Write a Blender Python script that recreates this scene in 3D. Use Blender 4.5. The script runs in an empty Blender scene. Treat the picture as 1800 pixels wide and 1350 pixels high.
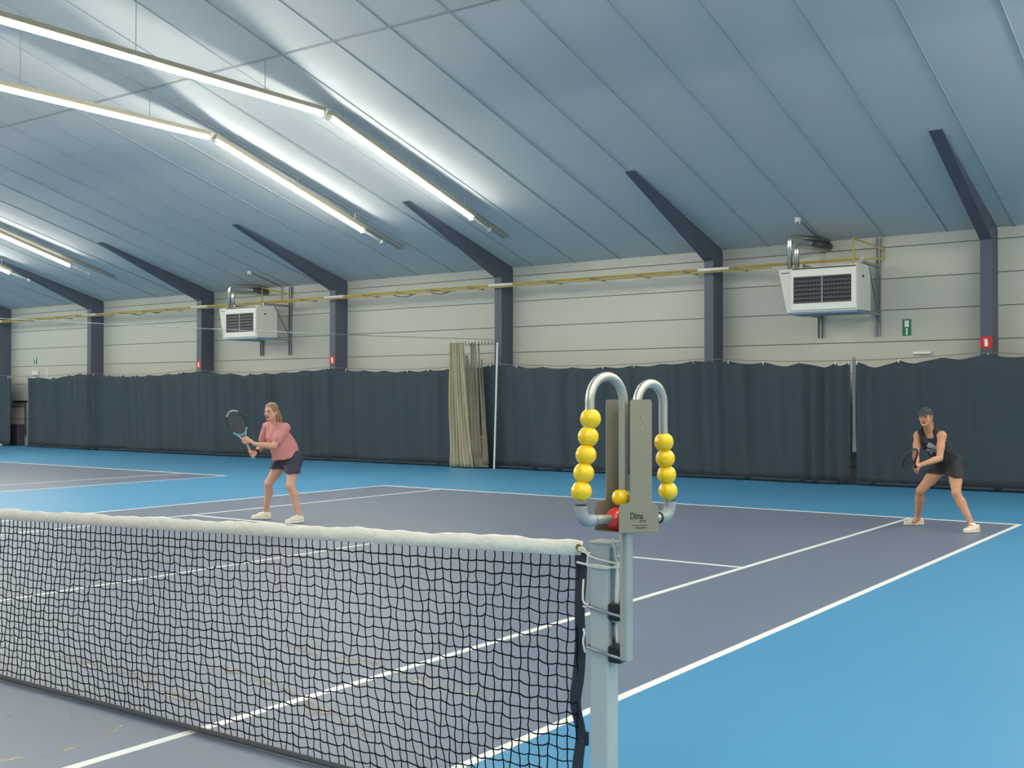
import bpy, math, random
import numpy as np
from mathutils import Vector, Matrix
random.seed(7)
PI = math.pi
sc = bpy.context.scene
COL = sc.collection

# ---------------------------------------------------------------- camera
cam_d = bpy.data.cameras.new('camera')
cam_d.sensor_width = 36.0
cam_d.lens = 1958.43 * 36.0 / 1800.0
cam_d.clip_start = 0.05
cam_d.clip_end = 300
cam = bpy.data.objects.new('camera', cam_d)
COL.objects.link(cam)
YAW, PITCH, ROLL = -0.6208, 0.0132, 0.0009
fw = Vector((math.sin(YAW) * math.cos(PITCH), math.cos(YAW) * math.cos(PITCH), math.sin(PITCH)))
rt = Vector((math.cos(YAW), -math.sin(YAW), 0))
up = rt.cross(fw)
rt2 = rt * math.cos(ROLL) + up * math.sin(ROLL)
up2 = -rt * math.sin(ROLL) + up * math.cos(ROLL)
M = Matrix((rt2, up2, -fw)).transposed().to_4x4()
M.translation = Vector((8.489, -3.5985, 1.6107))
cam.matrix_world = M
sc.camera = cam

# ---------------------------------------------------------------- world, exposure, lamp strength
w = bpy.data.worlds.new('world')
sc.world = w
w.use_nodes = True
w.node_tree.nodes['Background'].inputs[0].default_value = (0.55, 0.62, 0.72, 1)
w.node_tree.nodes['Background'].inputs[1].default_value = 0.05
sc.view_settings.view_transform = 'Standard'
sc.view_settings.look = 'None'
sc.view_settings.gamma = 1
sc.view_settings.use_curve_mapping = False
sc.view_settings.exposure = 1.47
LAMP_STRENGTH = 34.0
LAMP_COLOR = (1.0, 0.955, 0.82)


# ---------------------------------------------------------------- helpers
def srgb(r, g, b):
    f = lambda c: (c / 255 / 12.92) if c / 255 <= 0.04045 else ((c / 255 + 0.055) / 1.055) ** 2.4
    return (f(r), f(g), f(b), 1)


def mat(name, col, rough=0.5, metal=0.0, var=0.06, scale=8.0, bump=0.0, bscale=60.0, spec=0.5, alpha=1.0, coat=0.0):
    m = bpy.data.materials.new(name)
    m.use_nodes = True
    nt = m.node_tree
    b = nt.nodes['Principled BSDF']
    b.inputs['Roughness'].default_value = rough
    b.inputs['Metallic'].default_value = metal
    b.inputs['Specular IOR Level'].default_value = spec
    b.inputs['Alpha'].default_value = alpha
    b.inputs['Coat Weight'].default_value = coat
    tc = nt.nodes.new('ShaderNodeTexCoord')
    nz = nt.nodes.new('ShaderNodeTexNoise')
    nz.inputs['Scale'].default_value = scale
    nz.inputs['Detail'].default_value = 4
    nt.links.new(tc.outputs['Object'], nz.inputs['Vector'])
    mx = nt.nodes.new('ShaderNodeMix')
    mx.data_type = 'RGBA'
    c = Vector(col[:3])
    mx.inputs[6].default_value = (*(c * (1 - var)), 1)
    mx.inputs[7].default_value = (*[min(1, x) for x in c * (1 + var)], 1)
    nt.links.new(nz.outputs['Fac'], mx.inputs[0])
    nt.links.new(mx.outputs[2], b.inputs['Base Color'])
    if bump > 0:
        n2 = nt.nodes.new('ShaderNodeTexNoise')
        n2.inputs['Scale'].default_value = bscale
        n2.inputs['Detail'].default_value = 3
        nt.links.new(tc.outputs['Object'], n2.inputs['Vector'])
        bp = nt.nodes.new('ShaderNodeBump')
        bp.inputs['Strength'].default_value = bump
        bp.inputs['Distance'].default_value = 0.01
        nt.links.new(n2.outputs['Fac'], bp.inputs['Height'])
        nt.links.new(bp.outputs['Normal'], b.inputs['Normal'])
    return m


def emis(name, col, strength):
    m = bpy.data.materials.new(name)
    m.use_nodes = True
    nt = m.node_tree
    b = nt.nodes['Principled BSDF']
    b.inputs['Base Color'].default_value = (0.9, 0.9, 0.9, 1)
    b.inputs['Emission Color'].default_value = (*col, 1)
    b.inputs['Emission Strength'].default_value = strength
    return m


class MB:
    """collects shapes for ONE mesh object"""
    def __init__(s):
        s.v, s.f, s.mi = [], [], []

    def add(s, vs, fs, m=0):
        o = len(s.v)
        s.v += [tuple(p) for p in vs]
        for f in fs:
            s.f.append([i + o for i in f])
            s.mi.append(m)
        return s

    def box(s, c, d, R=None, m=0, bev=0.0):
        hx, hy, hz = d[0] / 2, d[1] / 2, d[2] / 2
        if bev > 0:
            bm_v, bm_f = bev_box(hx, hy, hz, bev)
        else:
            bm_v = [(x, y, z) for x in (-hx, hx) for y in (-hy, hy) for z in (-hz, hz)]
            bm_f = [(0, 1, 3, 2), (4, 6, 7, 5), (0, 4, 5, 1), (2, 3, 7, 6), (0, 2, 6, 4), (1, 5, 7, 3)]
        c = Vector(c)
        vs = []
        for p in bm_v:
            q = Vector(p)
            if R is not None:
                q = R @ q
            vs.append(q + c)
        return s.add(vs, bm_f, m)

    def box2(s, a, b, m=0, bev=0.0):
        c = [(a[i] + b[i]) / 2 for i in range(3)]
        d = [abs(a[i] - b[i]) for i in range(3)]
        return s.box(c, d, None, m, bev)

    def prism(s, poly, axis, a, b, m=0):
        """poly of (p,q) extruded along axis ('x','y','z') from a to b"""
        n = len(poly)
        def P(p, q, t):
            return {'x': (t, p, q), 'y': (p, t, q), 'z': (p, q, t)}[axis]
        vs = [P(p, q, a) for p, q in poly] + [P(p, q, b) for p, q in poly]
        fs = [list(range(n))[::-1], list(range(n, 2 * n))]
        for i in range(n):
            j = (i + 1) % n
            fs.append([i, j, j + n, i + n])
        return s.add(vs, fs, m)

    def tube(s, pts, r, n=10, cap=True, m=0, closed=False, sx=1.0, ref=None):
        pts = [Vector(p) for p in pts]
        N = len(pts)
        rs = r if isinstance(r, (list, tuple)) else [r] * N
        prev = None
        vs = []
        for i, p in enumerate(pts):
            if closed:
                t = (pts[(i + 1) % N] - pts[i - 1]).normalized()
            else:
                t = (pts[min(i + 1, N - 1)] - pts[max(i - 1, 0)]).normalized()
            if prev is None:
                a = Vector(ref) if ref is not None else (Vector((0, 0, 1)) if abs(t.z) < 0.9 else Vector((1, 0, 0)))
                u = (a - t * a.dot(t)).normalized()
            else:
                u = (prev - t * prev.dot(t)).normalized()
            prev = u
            w_ = t.cross(u)
            for k in range(n):
                an = 2 * PI * k / n
                vs.append(p + u * (rs[i] * math.cos(an)) + w_ * (rs[i] * math.sin(an) * sx))
        fs = []
        for i in range(N if closed else N - 1):
            j = (i + 1) % N
            for k in range(n):
                k2 = (k + 1) % n
                fs.append([i * n + k, i * n + k2, j * n + k2, j * n + k])
        if cap and not closed:
            fs.append(list(range(n))[::-1])
            fs.append([(N - 1) * n + k for k in range(n)])
        return s.add(vs, fs, m)

    def ball(s, c, r, nu=20, nv=12, m=0, R=None):
        r = r if isinstance(r, (list, tuple)) else (r, r, r)
        c = Vector(c)
        vs = [Vector((0, 0, r[2]))]
        for i in range(1, nv):
            th = PI * i / nv
            for k in range(nu):
                ph = 2 * PI * k / nu
                vs.append(Vector((r[0] * math.sin(th) * math.cos(ph), r[1] * math.sin(th) * math.sin(ph), r[2] * math.cos(th))))
        vs.append(Vector((0, 0, -r[2])))
        fs = [[0, 1 + k, 1 + (k + 1) % nu] for k in range(nu)]
        for i in range(nv - 2):
            for k in range(nu):
                a, b = 1 + i * nu + k, 1 + i * nu + (k + 1) % nu
                fs.append([a, a + nu, b + nu, b])
        L = len(vs) - 1
        base = 1 + (nv - 2) * nu
        fs += [[L, base + (k + 1) % nu, base + k] for k in range(nu)]
        vs = [(R @ q if R is not None else q) + c for q in vs]
        return s.add(vs, fs, m)

    def build(s, name, mats, parent=None, smooth=False, link=True):
        me = bpy.data.meshes.new(name)
        me.from_pydata(s.v, [], s.f)
        if not isinstance(mats, (list, tuple)):
            mats = [mats]
        for m in mats:
            me.materials.append(m)
        if len(mats) > 1:
            me.polygons.foreach_set('material_index', s.mi)
        me.polygons.foreach_set('use_smooth', [smooth] * len(me.polygons))
        me.update()
        o = bpy.data.objects.new(name, me)
        COL.objects.link(o)
        if parent is not None:
            o.parent = parent
        if smooth == 'auto':
            pass
        return o


def bev_box(hx, hy, hz, b):
    b = min(b, hx * .9, hy * .9, hz * .9)
    V, F = [], []
    idx = {}
    for sx in (-1, 1):
        for sy in (-1, 1):
            for sz in (-1, 1):
                for ax in range(3):
                    p = [sx * hx, sy * hy, sz * hz]
                    for k in range(3):
                        if k != ax:
                            p[k] -= (sx, sy, sz)[k] * b
                    idx[(sx, sy, sz, ax)] = len(V)
                    V.append(tuple(p))
    I = idx
    for s_ in (-1, 1):
        F.append([I[(s_, -1, -1, 0)], I[(s_, 1, -1, 0)], I[(s_, 1, 1, 0)], I[(s_, -1, 1, 0)]])
        F.append([I[(-1, s_, -1, 1)], I[(1, s_, -1, 1)], I[(1, s_, 1, 1)], I[(-1, s_, 1, 1)]])
        F.append([I[(-1, -1, s_, 2)], I[(1, -1, s_, 2)], I[(1, 1, s_, 2)], I[(-1, 1, s_, 2)]])
    for a in (-1, 1):
        for c in (-1, 1):
            F.append([I[(a, c, -1, 0)], I[(a, c, 1, 0)], I[(a, c, 1, 1)], I[(a, c, -1, 1)]])
            F.append([I[(a, -1, c, 0)], I[(a, 1, c, 0)], I[(a, 1, c, 2)], I[(a, -1, c, 2)]])
            F.append([I[(-1, a, c, 1)], I[(1, a, c, 1)], I[(1, a, c, 2)], I[(-1, a, c, 2)]])
            for d in (-1, 1):
                F.append([I[(a, c, d, 0)], I[(a, c, d, 1)], I[(a, c, d, 2)]])
    return V, F


def empty(name, loc, rz=0.0):
    o = bpy.data.objects.new(name, None)
    o.empty_display_size = 0.1
    COL.objects.link(o)
    o.location = loc
    o.rotation_euler = (0, 0, rz)
    return o


def tag(o, label, cat, group=None, kind=None):
    o['label'] = label
    o['category'] = cat
    if group:
        o['group'] = group
    if kind:
        o['kind'] = kind
    return o


def structure(o, label=None):
    o['kind'] = 'structure'
    if label:
        o['label'] = label
    return o


def copy_tree(o, parent=None):
    c = o.copy()
    COL.objects.link(c)
    if parent is not None:
        c.parent = parent
    for ch in list(o.children):
        copy_tree(ch, c)
    return c


def autosmooth(o, ang=40):
    me = o.data
    me.polygons.foreach_set('use_smooth', [True] * len(me.polygons))
    try:
        me.set_sharp_from_angle(angle=math.radians(ang))
    except Exception:
        pass
    return o


# ---------------------------------------------------------------- materials
def court_mat(name, col, light, rough, seed=0.0, amount=0.25):
    """acrylic court paint: fine grain, faint broad wear patches"""
    m = bpy.data.materials.new(name)
    m.use_nodes = True
    nt = m.node_tree
    b = nt.nodes['Principled BSDF']
    b.inputs['Roughness'].default_value = rough
    b.inputs['Specular IOR Level'].default_value = .75
    tc = nt.nodes.new('ShaderNodeTexCoord')
    mp = nt.nodes.new('ShaderNodeMapping')
    mp.inputs['Location'].default_value = (seed, seed * .7, 0)
    nt.links.new(tc.outputs['Object'], mp.inputs['Vector'])
    n1 = nt.nodes.new('ShaderNodeTexNoise')
    n1.inputs['Scale'].default_value = 0.45
    n1.inputs['Detail'].default_value = 6
    n1.inputs['Roughness'].default_value = 0.62
    nt.links.new(mp.outputs[0], n1.inputs['Vector'])
    r1 = nt.nodes.new('ShaderNodeValToRGB')
    r1.color_ramp.elements[0].position = 0.35
    r1.color_ramp.elements[1].position = 0.75
    nt.links.new(n1.outputs['Fac'], r1.inputs[0])
    ml = nt.nodes.new('ShaderNodeMath')
    ml.operation = 'MULTIPLY'
    ml.inputs[1].default_value = amount
    nt.links.new(r1.outputs[0], ml.inputs[0])
    mx = nt.nodes.new('ShaderNodeMix')
    mx.data_type = 'RGBA'
    mx.inputs[6].default_value = col
    mx.inputs[7].default_value = light
    nt.links.new(ml.outputs[0], mx.inputs[0])
    n2 = nt.nodes.new('ShaderNodeTexNoise')
    n2.inputs['Scale'].default_value = 180
    n2.inputs['Detail'].default_value = 2
    nt.links.new(tc.outputs['Object'], n2.inputs['Vector'])
    hs = nt.nodes.new('ShaderNodeHueSaturation')
    m2 = nt.nodes.new('ShaderNodeMapRange')
    m2.inputs[3].default_value = 0.93
    m2.inputs[4].default_value = 1.07
    nt.links.new(n2.outputs['Fac'], m2.inputs[0])
    nt.links.new(m2.outputs[0], hs.inputs['Value'])
    nt.links.new(mx.outputs[2], hs.inputs['Color'])
    nt.links.new(hs.outputs[0], b.inputs['Base Color'])
    bp = nt.nodes.new('ShaderNodeBump')
    bp.inputs['Strength'].default_value = 0.25
    bp.inputs['Distance'].default_value = 0.002
    nt.links.new(n2.outputs['Fac'], bp.inputs['Height'])
    nt.links.new(bp.outputs['Normal'], b.inputs['Normal'])
    return m


MT = {}
MT['blue'] = court_mat('court_blue', srgb(70, 142, 186), srgb(84, 154, 194), 0.45, 3, .3)
MT['slate'] = court_mat('court_slate', srgb(106, 117, 138), srgb(122, 132, 150), 0.45, 9, .3)
MT['line'] = mat('line_paint', srgb(236, 238, 232), 0.5, var=0.03, scale=20)
MT['ceil'] = mat('ceiling_foil', srgb(198, 203, 206), 0.85, var=0.02, scale=.5, spec=.2)
MT['ceil_seam'] = mat('ceiling_seam', srgb(150, 158, 164), 0.75, var=0.05)
MT['wallp'] = mat('wall_panel', srgb(196, 196, 184), 0.55, var=0.025, scale=1.5)
MT['wallgap'] = mat('wall_joint', srgb(95, 98, 96), 0.8)
MT['navy'] = mat('navy_steel', srgb(80, 88, 104), 0.5, var=0.04, scale=3)
MT['curtain'] = mat('curtain_cloth', srgb(58, 73, 83), 0.85, var=0.08, scale=2.5, bump=.2, bscale=200, alpha=0.9)
MT['curtain_hem'] = mat('curtain_hem', srgb(50, 60, 70), 0.85, var=0.08)
MT['white'] = mat('white_enamel', srgb(226, 226, 218), 0.4, var=0.03)
MT['galv'] = mat('galvanised_steel', srgb(150, 156, 160), 0.38, metal=0.7, var=0.1, scale=15)
MT['chrome'] = mat('flue_steel', srgb(205, 208, 206), 0.22, metal=0.95, var=0.05)
MT['yellow_pipe'] = mat('yellow_gas_pipe', srgb(190, 165, 80), 0.45, var=0.05)
MT['black'] = mat('black_plastic', srgb(26, 28, 32), 0.45)
MT['dark'] = mat('dark_grille', srgb(70, 72, 76), 0.5)
MT['darkhole'] = mat('dark_hole', srgb(22, 23, 26), 0.7)
MT['red'] = mat('sign_red', srgb(205, 40, 45), 0.4)
MT['green'] = mat('sign_green', srgb(20, 120, 72), 0.4)
MT['signwhite'] = mat('sign_white', srgb(240, 240, 238), 0.4)
MT['tray'] = mat('cable_tray_paint', srgb(158, 156, 146), .8)
MT['housing'] = mat('lamp_housing', srgb(168, 162, 142), .6)
MT['tube'] = emis('lamp_tube', LAMP_COLOR, LAMP_STRENGTH)
MT['tube_back'] = emis('lamp_tube_back', LAMP_COLOR, LAMP_STRENGTH * .1)
MT['cord'] = mat('white_cord', srgb(232, 230, 220), 0.7, var=0.08, scale=200, bump=.4, bscale=500)
MT['netcord'] = mat('net_cord', srgb(12, 16, 26), 0.85, var=0.15, scale=60, spec=.2)
MT['strap'] = mat('net_strap', srgb(30, 36, 52), 0.6, var=0.12, scale=30, bump=.3, bscale=150)
MT['canvas'] = mat('white_canvas', srgb(232, 229, 216), 0.75, var=0.07, scale=22, bump=.8, bscale=26)
MT['post'] = mat('post_alu', srgb(176, 184, 186), 0.4, metal=0.2, var=0.04, scale=10)
MT['cap'] = mat('post_cap', srgb(200, 198, 188), 0.45, metal=0.2)
MT['tubealu'] = mat('bare_tube', srgb(188, 186, 178), 0.3, metal=0.65, var=0.08, scale=30)
MT['plate'] = mat('plate_grey', srgb(142, 137, 120), 0.4, metal=0.3, var=0.03, scale=12)
MT['elbow'] = mat('grey_pvc', srgb(148, 152, 156), 0.38, var=0.03)
MT['ballY'] = mat('yellow_bead', srgb(236, 196, 14), 0.28, var=0.04, scale=30, coat=.3)
MT['ballR'] = mat('red_bead', srgb(208, 40, 44), 0.2, var=0.03, coat=.5)
MT['net_beige'] = mat('divider_net', srgb(168, 161, 138), 0.85, var=0.15, scale=12, bump=.4, bscale=90)
MT['print'] = mat('print_black', srgb(40, 40, 42), 0.5)

# ---------------------------------------------------------------- floor with the courts painted on it
XL, XR, YB = -40.0, 20.0, 17.82
COURTS = (0.0, -15.31)


def floor_mesh():
    xs, ys = {XL, XR}, {-YB, YB}
    lines = []   # rectangles x0,x1,y0,y1
    slates = []
    for cx in COURTS:
        slates.append((cx - 5.485, cx + 5.485, -11.885, 11.885))
        for sx in (-1, 1):
            lines.append((cx + sx * 5.485 - (0.06 if sx > 0 else 0), cx + sx * 5.485 + (0 if sx > 0 else 0.06), -11.885, 11.885))
            lines.append((cx + sx * 4.115 - (0.06 if sx > 0 else 0), cx + sx * 4.115 + (0 if sx > 0 else 0.06), -11.885, 11.885))
        for sy in (-1, 1):
            a = sy * 11.885
            lines.append((cx - 5.485, cx + 5.485, min(a, a - sy * .10), max(a, a - sy * .10)))
            a = sy * 6.40
            lines.append((cx - 4.115, cx + 4.115, min(a, a - sy * .07), max(a, a - sy * .07)))
            a = sy * 11.825
            lines.append((cx - .025, cx + .025, min(a, a - sy * .1), max(a, a - sy * .1)))
        lines.append((cx - .025, cx + .025, -6.4, 6.4))
    for r in lines + slates:
        xs |= {r[0], r[1]}
        ys |= {r[2], r[3]}
    xs, ys = sorted(xs), sorted(ys)
    inside = lambda r, x, y: r[0] < x < r[1] and r[2] < y < r[3]
    mb = MB()
    nx = len(xs)
    mb.v = [(x, y, 0.0) for y in ys for x in xs]
    for j in range(len(ys) - 1):
        for i in range(nx - 1):
            cx_, cy_ = (xs[i] + xs[i + 1]) / 2, (ys[j] + ys[j + 1]) / 2
            m = 0
            if any(inside(r, cx_, cy_) for r in slates):
                m = 1
            if any(inside(r, cx_, cy_) for r in lines):
                m = 2
            mb.f.append([j * nx + i, j * nx + i + 1, (j + 1) * nx + i + 1, (j + 1) * nx + i])
            mb.mi.append(m)
    # slab below
    mb.box2((XL, -YB, -0.2), (XR, YB, -0.01), m=0)
    return mb


structure(floor_mesh().build('floor', [MT['blue'], MT['slate'], MT['line']]), 'blue hard court floor with slate playing areas and white lines')

def stain_mat():
    m = bpy.data.materials.new('dried_water_stain')
    m.use_nodes = True
    nt = m.node_tree
    b = nt.nodes['Principled BSDF']
    b.inputs['Base Color'].default_value = srgb(188, 185, 168)
    b.inputs['Roughness'].default_value = .7
    tc = nt.nodes.new('ShaderNodeTexCoord')
    nz = nt.nodes.new('ShaderNodeTexNoise')
    nz.inputs['Scale'].default_value = 7
    nz.inputs['Detail'].default_value = 6
    nt.links.new(tc.outputs['Object'], nz.inputs['Vector'])
    mr = nt.nodes.new('ShaderNodeMapRange')
    mr.inputs[1].default_value, mr.inputs[2].default_value = .34, .62
    mr.inputs[3].default_value, mr.inputs[4].default_value = .0, .75
    nt.links.new(nz.outputs['Fac'], mr.inputs[0])
    at = nt.nodes.new('ShaderNodeAttribute')
    at.attribute_name = 'edge'
    ml = nt.nodes.new('ShaderNodeMath')
    ml.operation = 'MULTIPLY'
    nt.links.new(mr.outputs[0], ml.inputs[0])
    nt.links.new(at.outputs['Fac'], ml.inputs[1])
    nt.links.new(ml.outputs[0], b.inputs['Alpha'])
    return m


STAIN = stain_mat()


def stain(pts, width, side, z, rnd_seed):
    rr = random.Random(rnd_seed)
    n, k = 60, 8
    P2 = []
    seg = [0]
    for a, b in zip(pts[:-1], pts[1:]):
        seg.append(seg[-1] + math.dist(a, b))
    for i in range(n):
        s_ = seg[-1] * i / (n - 1)
        q = max(0, min(len(pts) - 2, sum(1 for t in seg if t <= s_) - 1))
        t = (s_ - seg[q]) / (seg[q + 1] - seg[q])
        P2.append((pts[q][0] * (1 - t) + pts[q + 1][0] * t, pts[q][1] * (1 - t) + pts[q + 1][1] * t))
    mb_ = MB()
    al = []
    for i, (x, y) in enumerate(P2):
        a, b = P2[max(0, i - 1)], P2[min(n - 1, i + 1)]
        dx, dy = b[0] - a[0], b[1] - a[1]
        L_ = math.hypot(dx, dy)
        nx_, ny_ = -dy / L_ * side, dx / L_ * side
        wv = width * (.6 + .4 * math.sin(i * .37 + rnd_seed) + .25 * math.sin(i * .93))
        for j in range(k + 1):
            u = j / k
            jit = .01 * math.sin(i * 1.7)
            mb_.v.append((x + nx_ * (wv * u + jit), y + ny_ * (wv * u + jit), z))
            al.append((0.0 if j == 0 else (1 - u) ** 1.3 + (.5 if j == 1 else 0)) * min(1, i / 5, (n - 1 - i) / 5))
    for i in range(n - 1):
        for j in range(k):
            mb_.f.append([i * (k + 1) + j, (i + 1) * (k + 1) + j, (i + 1) * (k + 1) + j + 1, i * (k + 1) + j + 1])
            mb_.mi.append(0)
    o_ = mb_.build('water_stain', STAIN, bpy.data.objects['floor'])
    at = o_.data.attributes.new('edge', 'FLOAT', 'POINT')
    at.data.foreach_set('value', al)
    return o_


stain([(4.05, -1.15), (3.767, -.888), (3.83, -.76), (3.88, -.62), (3.86, -.48), (3.80, -.32), (3.70, -.16)], .16, 1, .0012, 1)
stain([(3.45, -.75), (3.25, -.68), (3.12, -.45), (3.3, -.3), (3.5, -.28)], .04, 1, .0012, 2)
stain([(1.9, .5), (2.3, .35), (2.7, .42), (3.1, .30), (3.5, .22), (4.0, .12)], .25, 1, .0012, 3)
stain([(2.9, 1.5), (3.4, 1.35), (3.9, 1.4), (4.3, 1.25), (4.9, 1.2)], .22, 1, .0014, 5)
stain([(3.1, .9), (3.8, .75), (4.4, .55), (4.9, .35)], .2, -1, .0016, 6)

# ---------------------------------------------------------------- walls
WY, WZ, SL = 17.79, 4.7085, 0.28
RIDGE = WZ + WY * SL
PANEL_Z = [0.3 + 0.6 * k for k in range(8)]      # joints at 0.3, 0.9 ... 4.5


def side_wall(name, sy):
    mb = MB()
    zs = [0.0] + PANEL_Z + [WZ + .02]
    for a, b in zip(zs[:-1], zs[1:]):
        y0, y1 = sy * WY, sy * (WY + .08)
        mb.box2((XL, min(y0, y1), a + (.007 if a > 0 else 0)), (XR, max(y0, y1), b - .007), bev=.004)
    y0, y1 = sy * (WY + .012), sy * (WY + .1)
    mb.box2((XL, min(y0, y1), 0), (XR, max(y0, y1), WZ), m=1)
    return structure(mb.build(name, [MT['wallp'], MT['wallgap']]))


side_wall('wall_back', 1)
side_wall('wall_front', -1)
for nm, x0, x1 in (('wall_left', XL - .15, XL), ('wall_right', XR, XR + .15)):
    mb = MB()
    mb.prism([(-WY, 0), (WY, 0), (WY, WZ), (0, RIDGE), (-WY, WZ)], 'x', x0, x1)
    structure(mb.build(nm, MT['wallp']))

# ---------------------------------------------------------------- ceiling: sloped foil panels with seams
def zc(y):
    return WZ + (WY - abs(y)) * SL


mb = MB()
for sy in (-1, 1):
    pl = [(sy * (WY + .1), WZ - .028), (0, RIDGE), (0, RIDGE + .1), (sy * (WY + .1), WZ + .08)]
    mb.prism(pl, 'x', XL - .1, XR + .1)
    k = -34
    while True:
        x = -1.56 + 1.16 * k
        k += 1
        if x < XL:
            continue
        if x > XR:
            break
        ww = .011
        dz = .012
        vs = []
        for (y, z) in ((0, RIDGE), (sy * WY, WZ)):
            vs += [(x - ww, y, z + .01), (x + ww, y, z + .01), (x + ww * .6, y, z - dz), (x - ww * .6, y, z - dz)]
        mb.add(vs, [(0, 1, 5, 4), (1, 2, 6, 5), (2, 3, 7, 6), (3, 0, 4, 7), (0, 3, 2, 1), (4, 5, 6, 7)], 1)
    y = sy * 8.88
    mb.prism([(y - .02, zc(y) + .03), (y + .02, zc(y) + .03), (y + .02, zc(y) - .02), (y - .02, zc(y) - .02)], 'x', XL, XR, 1)
structure(mb.build('ceiling', [MT['ceil'], MT['ceil_seam']]))

# ---------------------------------------------------------------- portal frame columns with haunches
COLX = [3.951 - 5.365 * i for i in range(-2, 8)]


def column_mesh(sgn=1):
    """x=0 is the right flange edge; returns post and haunch builders (sgn mirrors in y)"""
    p, h = MB(), MB()
    S = lambda a, b, t: t.box2((a[0], sgn * a[1], a[2]), (b[0], sgn * b[1], b[2]))
    F, B = 17.33, 17.79
    S((-.2, F, 0), (0, F + .018, 4.47), p)                # front flange
    S((-.2, B - .02, 0), (0, B - .001, 4.66), p)          # rear flange
    S((-.016, F + .018, 0), (-.004, B - .02, 4.449), p)     # boxed side webs
    S((-.196, F + .018, 0), (-.184, B - .02, 4.449), p)
    # haunch web + lower flange
    poly = [(B - .02, 4.45), (F, 4.45), (14.1, 5.72), (14.1, zc(14.1) + .02), (B - .02, zc(B - .02) + .02)]
    h.prism([(sgn * a, b) for a, b in poly], 'x', -.016, -.004)
    h.prism([(sgn * a, b) for a, b in poly], 'x', -.196, -.184)
    n = Vector((0, 1.27, 3.23)).normalized()
    a, b = Vector((0, F - .005, 4.44)), Vector((0, 14.06, 5.735))
    q = [(a.y, a.z), (b.y, b.z), (b.y + n.y * .02, b.z + n.z * .02), (a.y + n.y * .02, a.z + n.z * .02)]
    h.prism([(sgn * u, v) for u, v in q], 'x', -.2, 0)
    return p, h


cp, chh = column_mesh(1)
p2, h2 = column_mesh(-1)
post_me = cp.build('steel_post', MT['navy'])
COL.objects.unlink(post_me)
ha_me = chh.build('haunch', MT['navy'])
COL.objects.unlink(ha_me)
p2o = p2.build('steel_post', MT['navy'])
COL.objects.unlink(p2o)
h2o = h2.build('haunch', MT['navy'])
COL.objects.unlink(h2o)
bolt_mb = MB()
for (y, z) in ((17.05, 4.78), (17.2, 4.73), (17.2, 4.55)):
    bolt_mb.tube([(-.006, y, z), (.012, y, z)], .022, 8)
bolt_o = bolt_mb.build('bolt', MT['galv'])
COL.objects.unlink(bolt_o)
col_labels = {
    0: 'navy steel column at the far right of the back wall, right of the green sign',
    1: 'navy steel column between the yellow pipe bay and the nearer heater, behind the dark curtain',
    2: 'navy steel column beside the beige bunched net curtain',
    3: 'navy steel column with a small red sign, just right of the farther heater',
    4: 'navy steel column with a small red sign, just left of the farther heater',
    5: 'navy steel column second from the left edge, between two plain wall bays',
    6: 'navy steel column at the left edge, left of the coat hooks',
}
for i in range(-1, 8):
    X = 3.951 - 5.365 * i
    for sgn, (pm, hm) in ((1, (post_me, ha_me)), (-1, (p2o, h2o))):
        if sgn < 0 and i in (-1, 7):
            continue
        c = empty('steel_column', (X, 0, 0))
        for src in (pm, hm) + ((bolt_o,) if (sgn > 0 and i == 0) else ()):
            k = src.copy()
            COL.objects.link(k)
            k.parent = c
        if sgn > 0:
            lb = col_labels.get(i, 'navy steel column of the back wall beyond the view')
        else:
            lb = 'navy steel column along the wall behind the camera'
        tag(c, lb, 'column', 'steel portal columns' if sgn > 0 else 'steel columns behind the camera')

# ---------------------------------------------------------------- strip lamps
LAMPX = [7.7, 10.75, -5.43, -8.47, -19.58, -22.62, -33.2, -36.8, 18.0]
LY = 10.2          # where the level run meets the slope
LZ = 6.56


def lamp_geo(sloped):
    """local x=0; returns (housing, tube, endcap, wires)"""
    ho, tu, en, wi = MB(), MB(), MB(), MB()
    return ho, tu, en, wi


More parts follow.
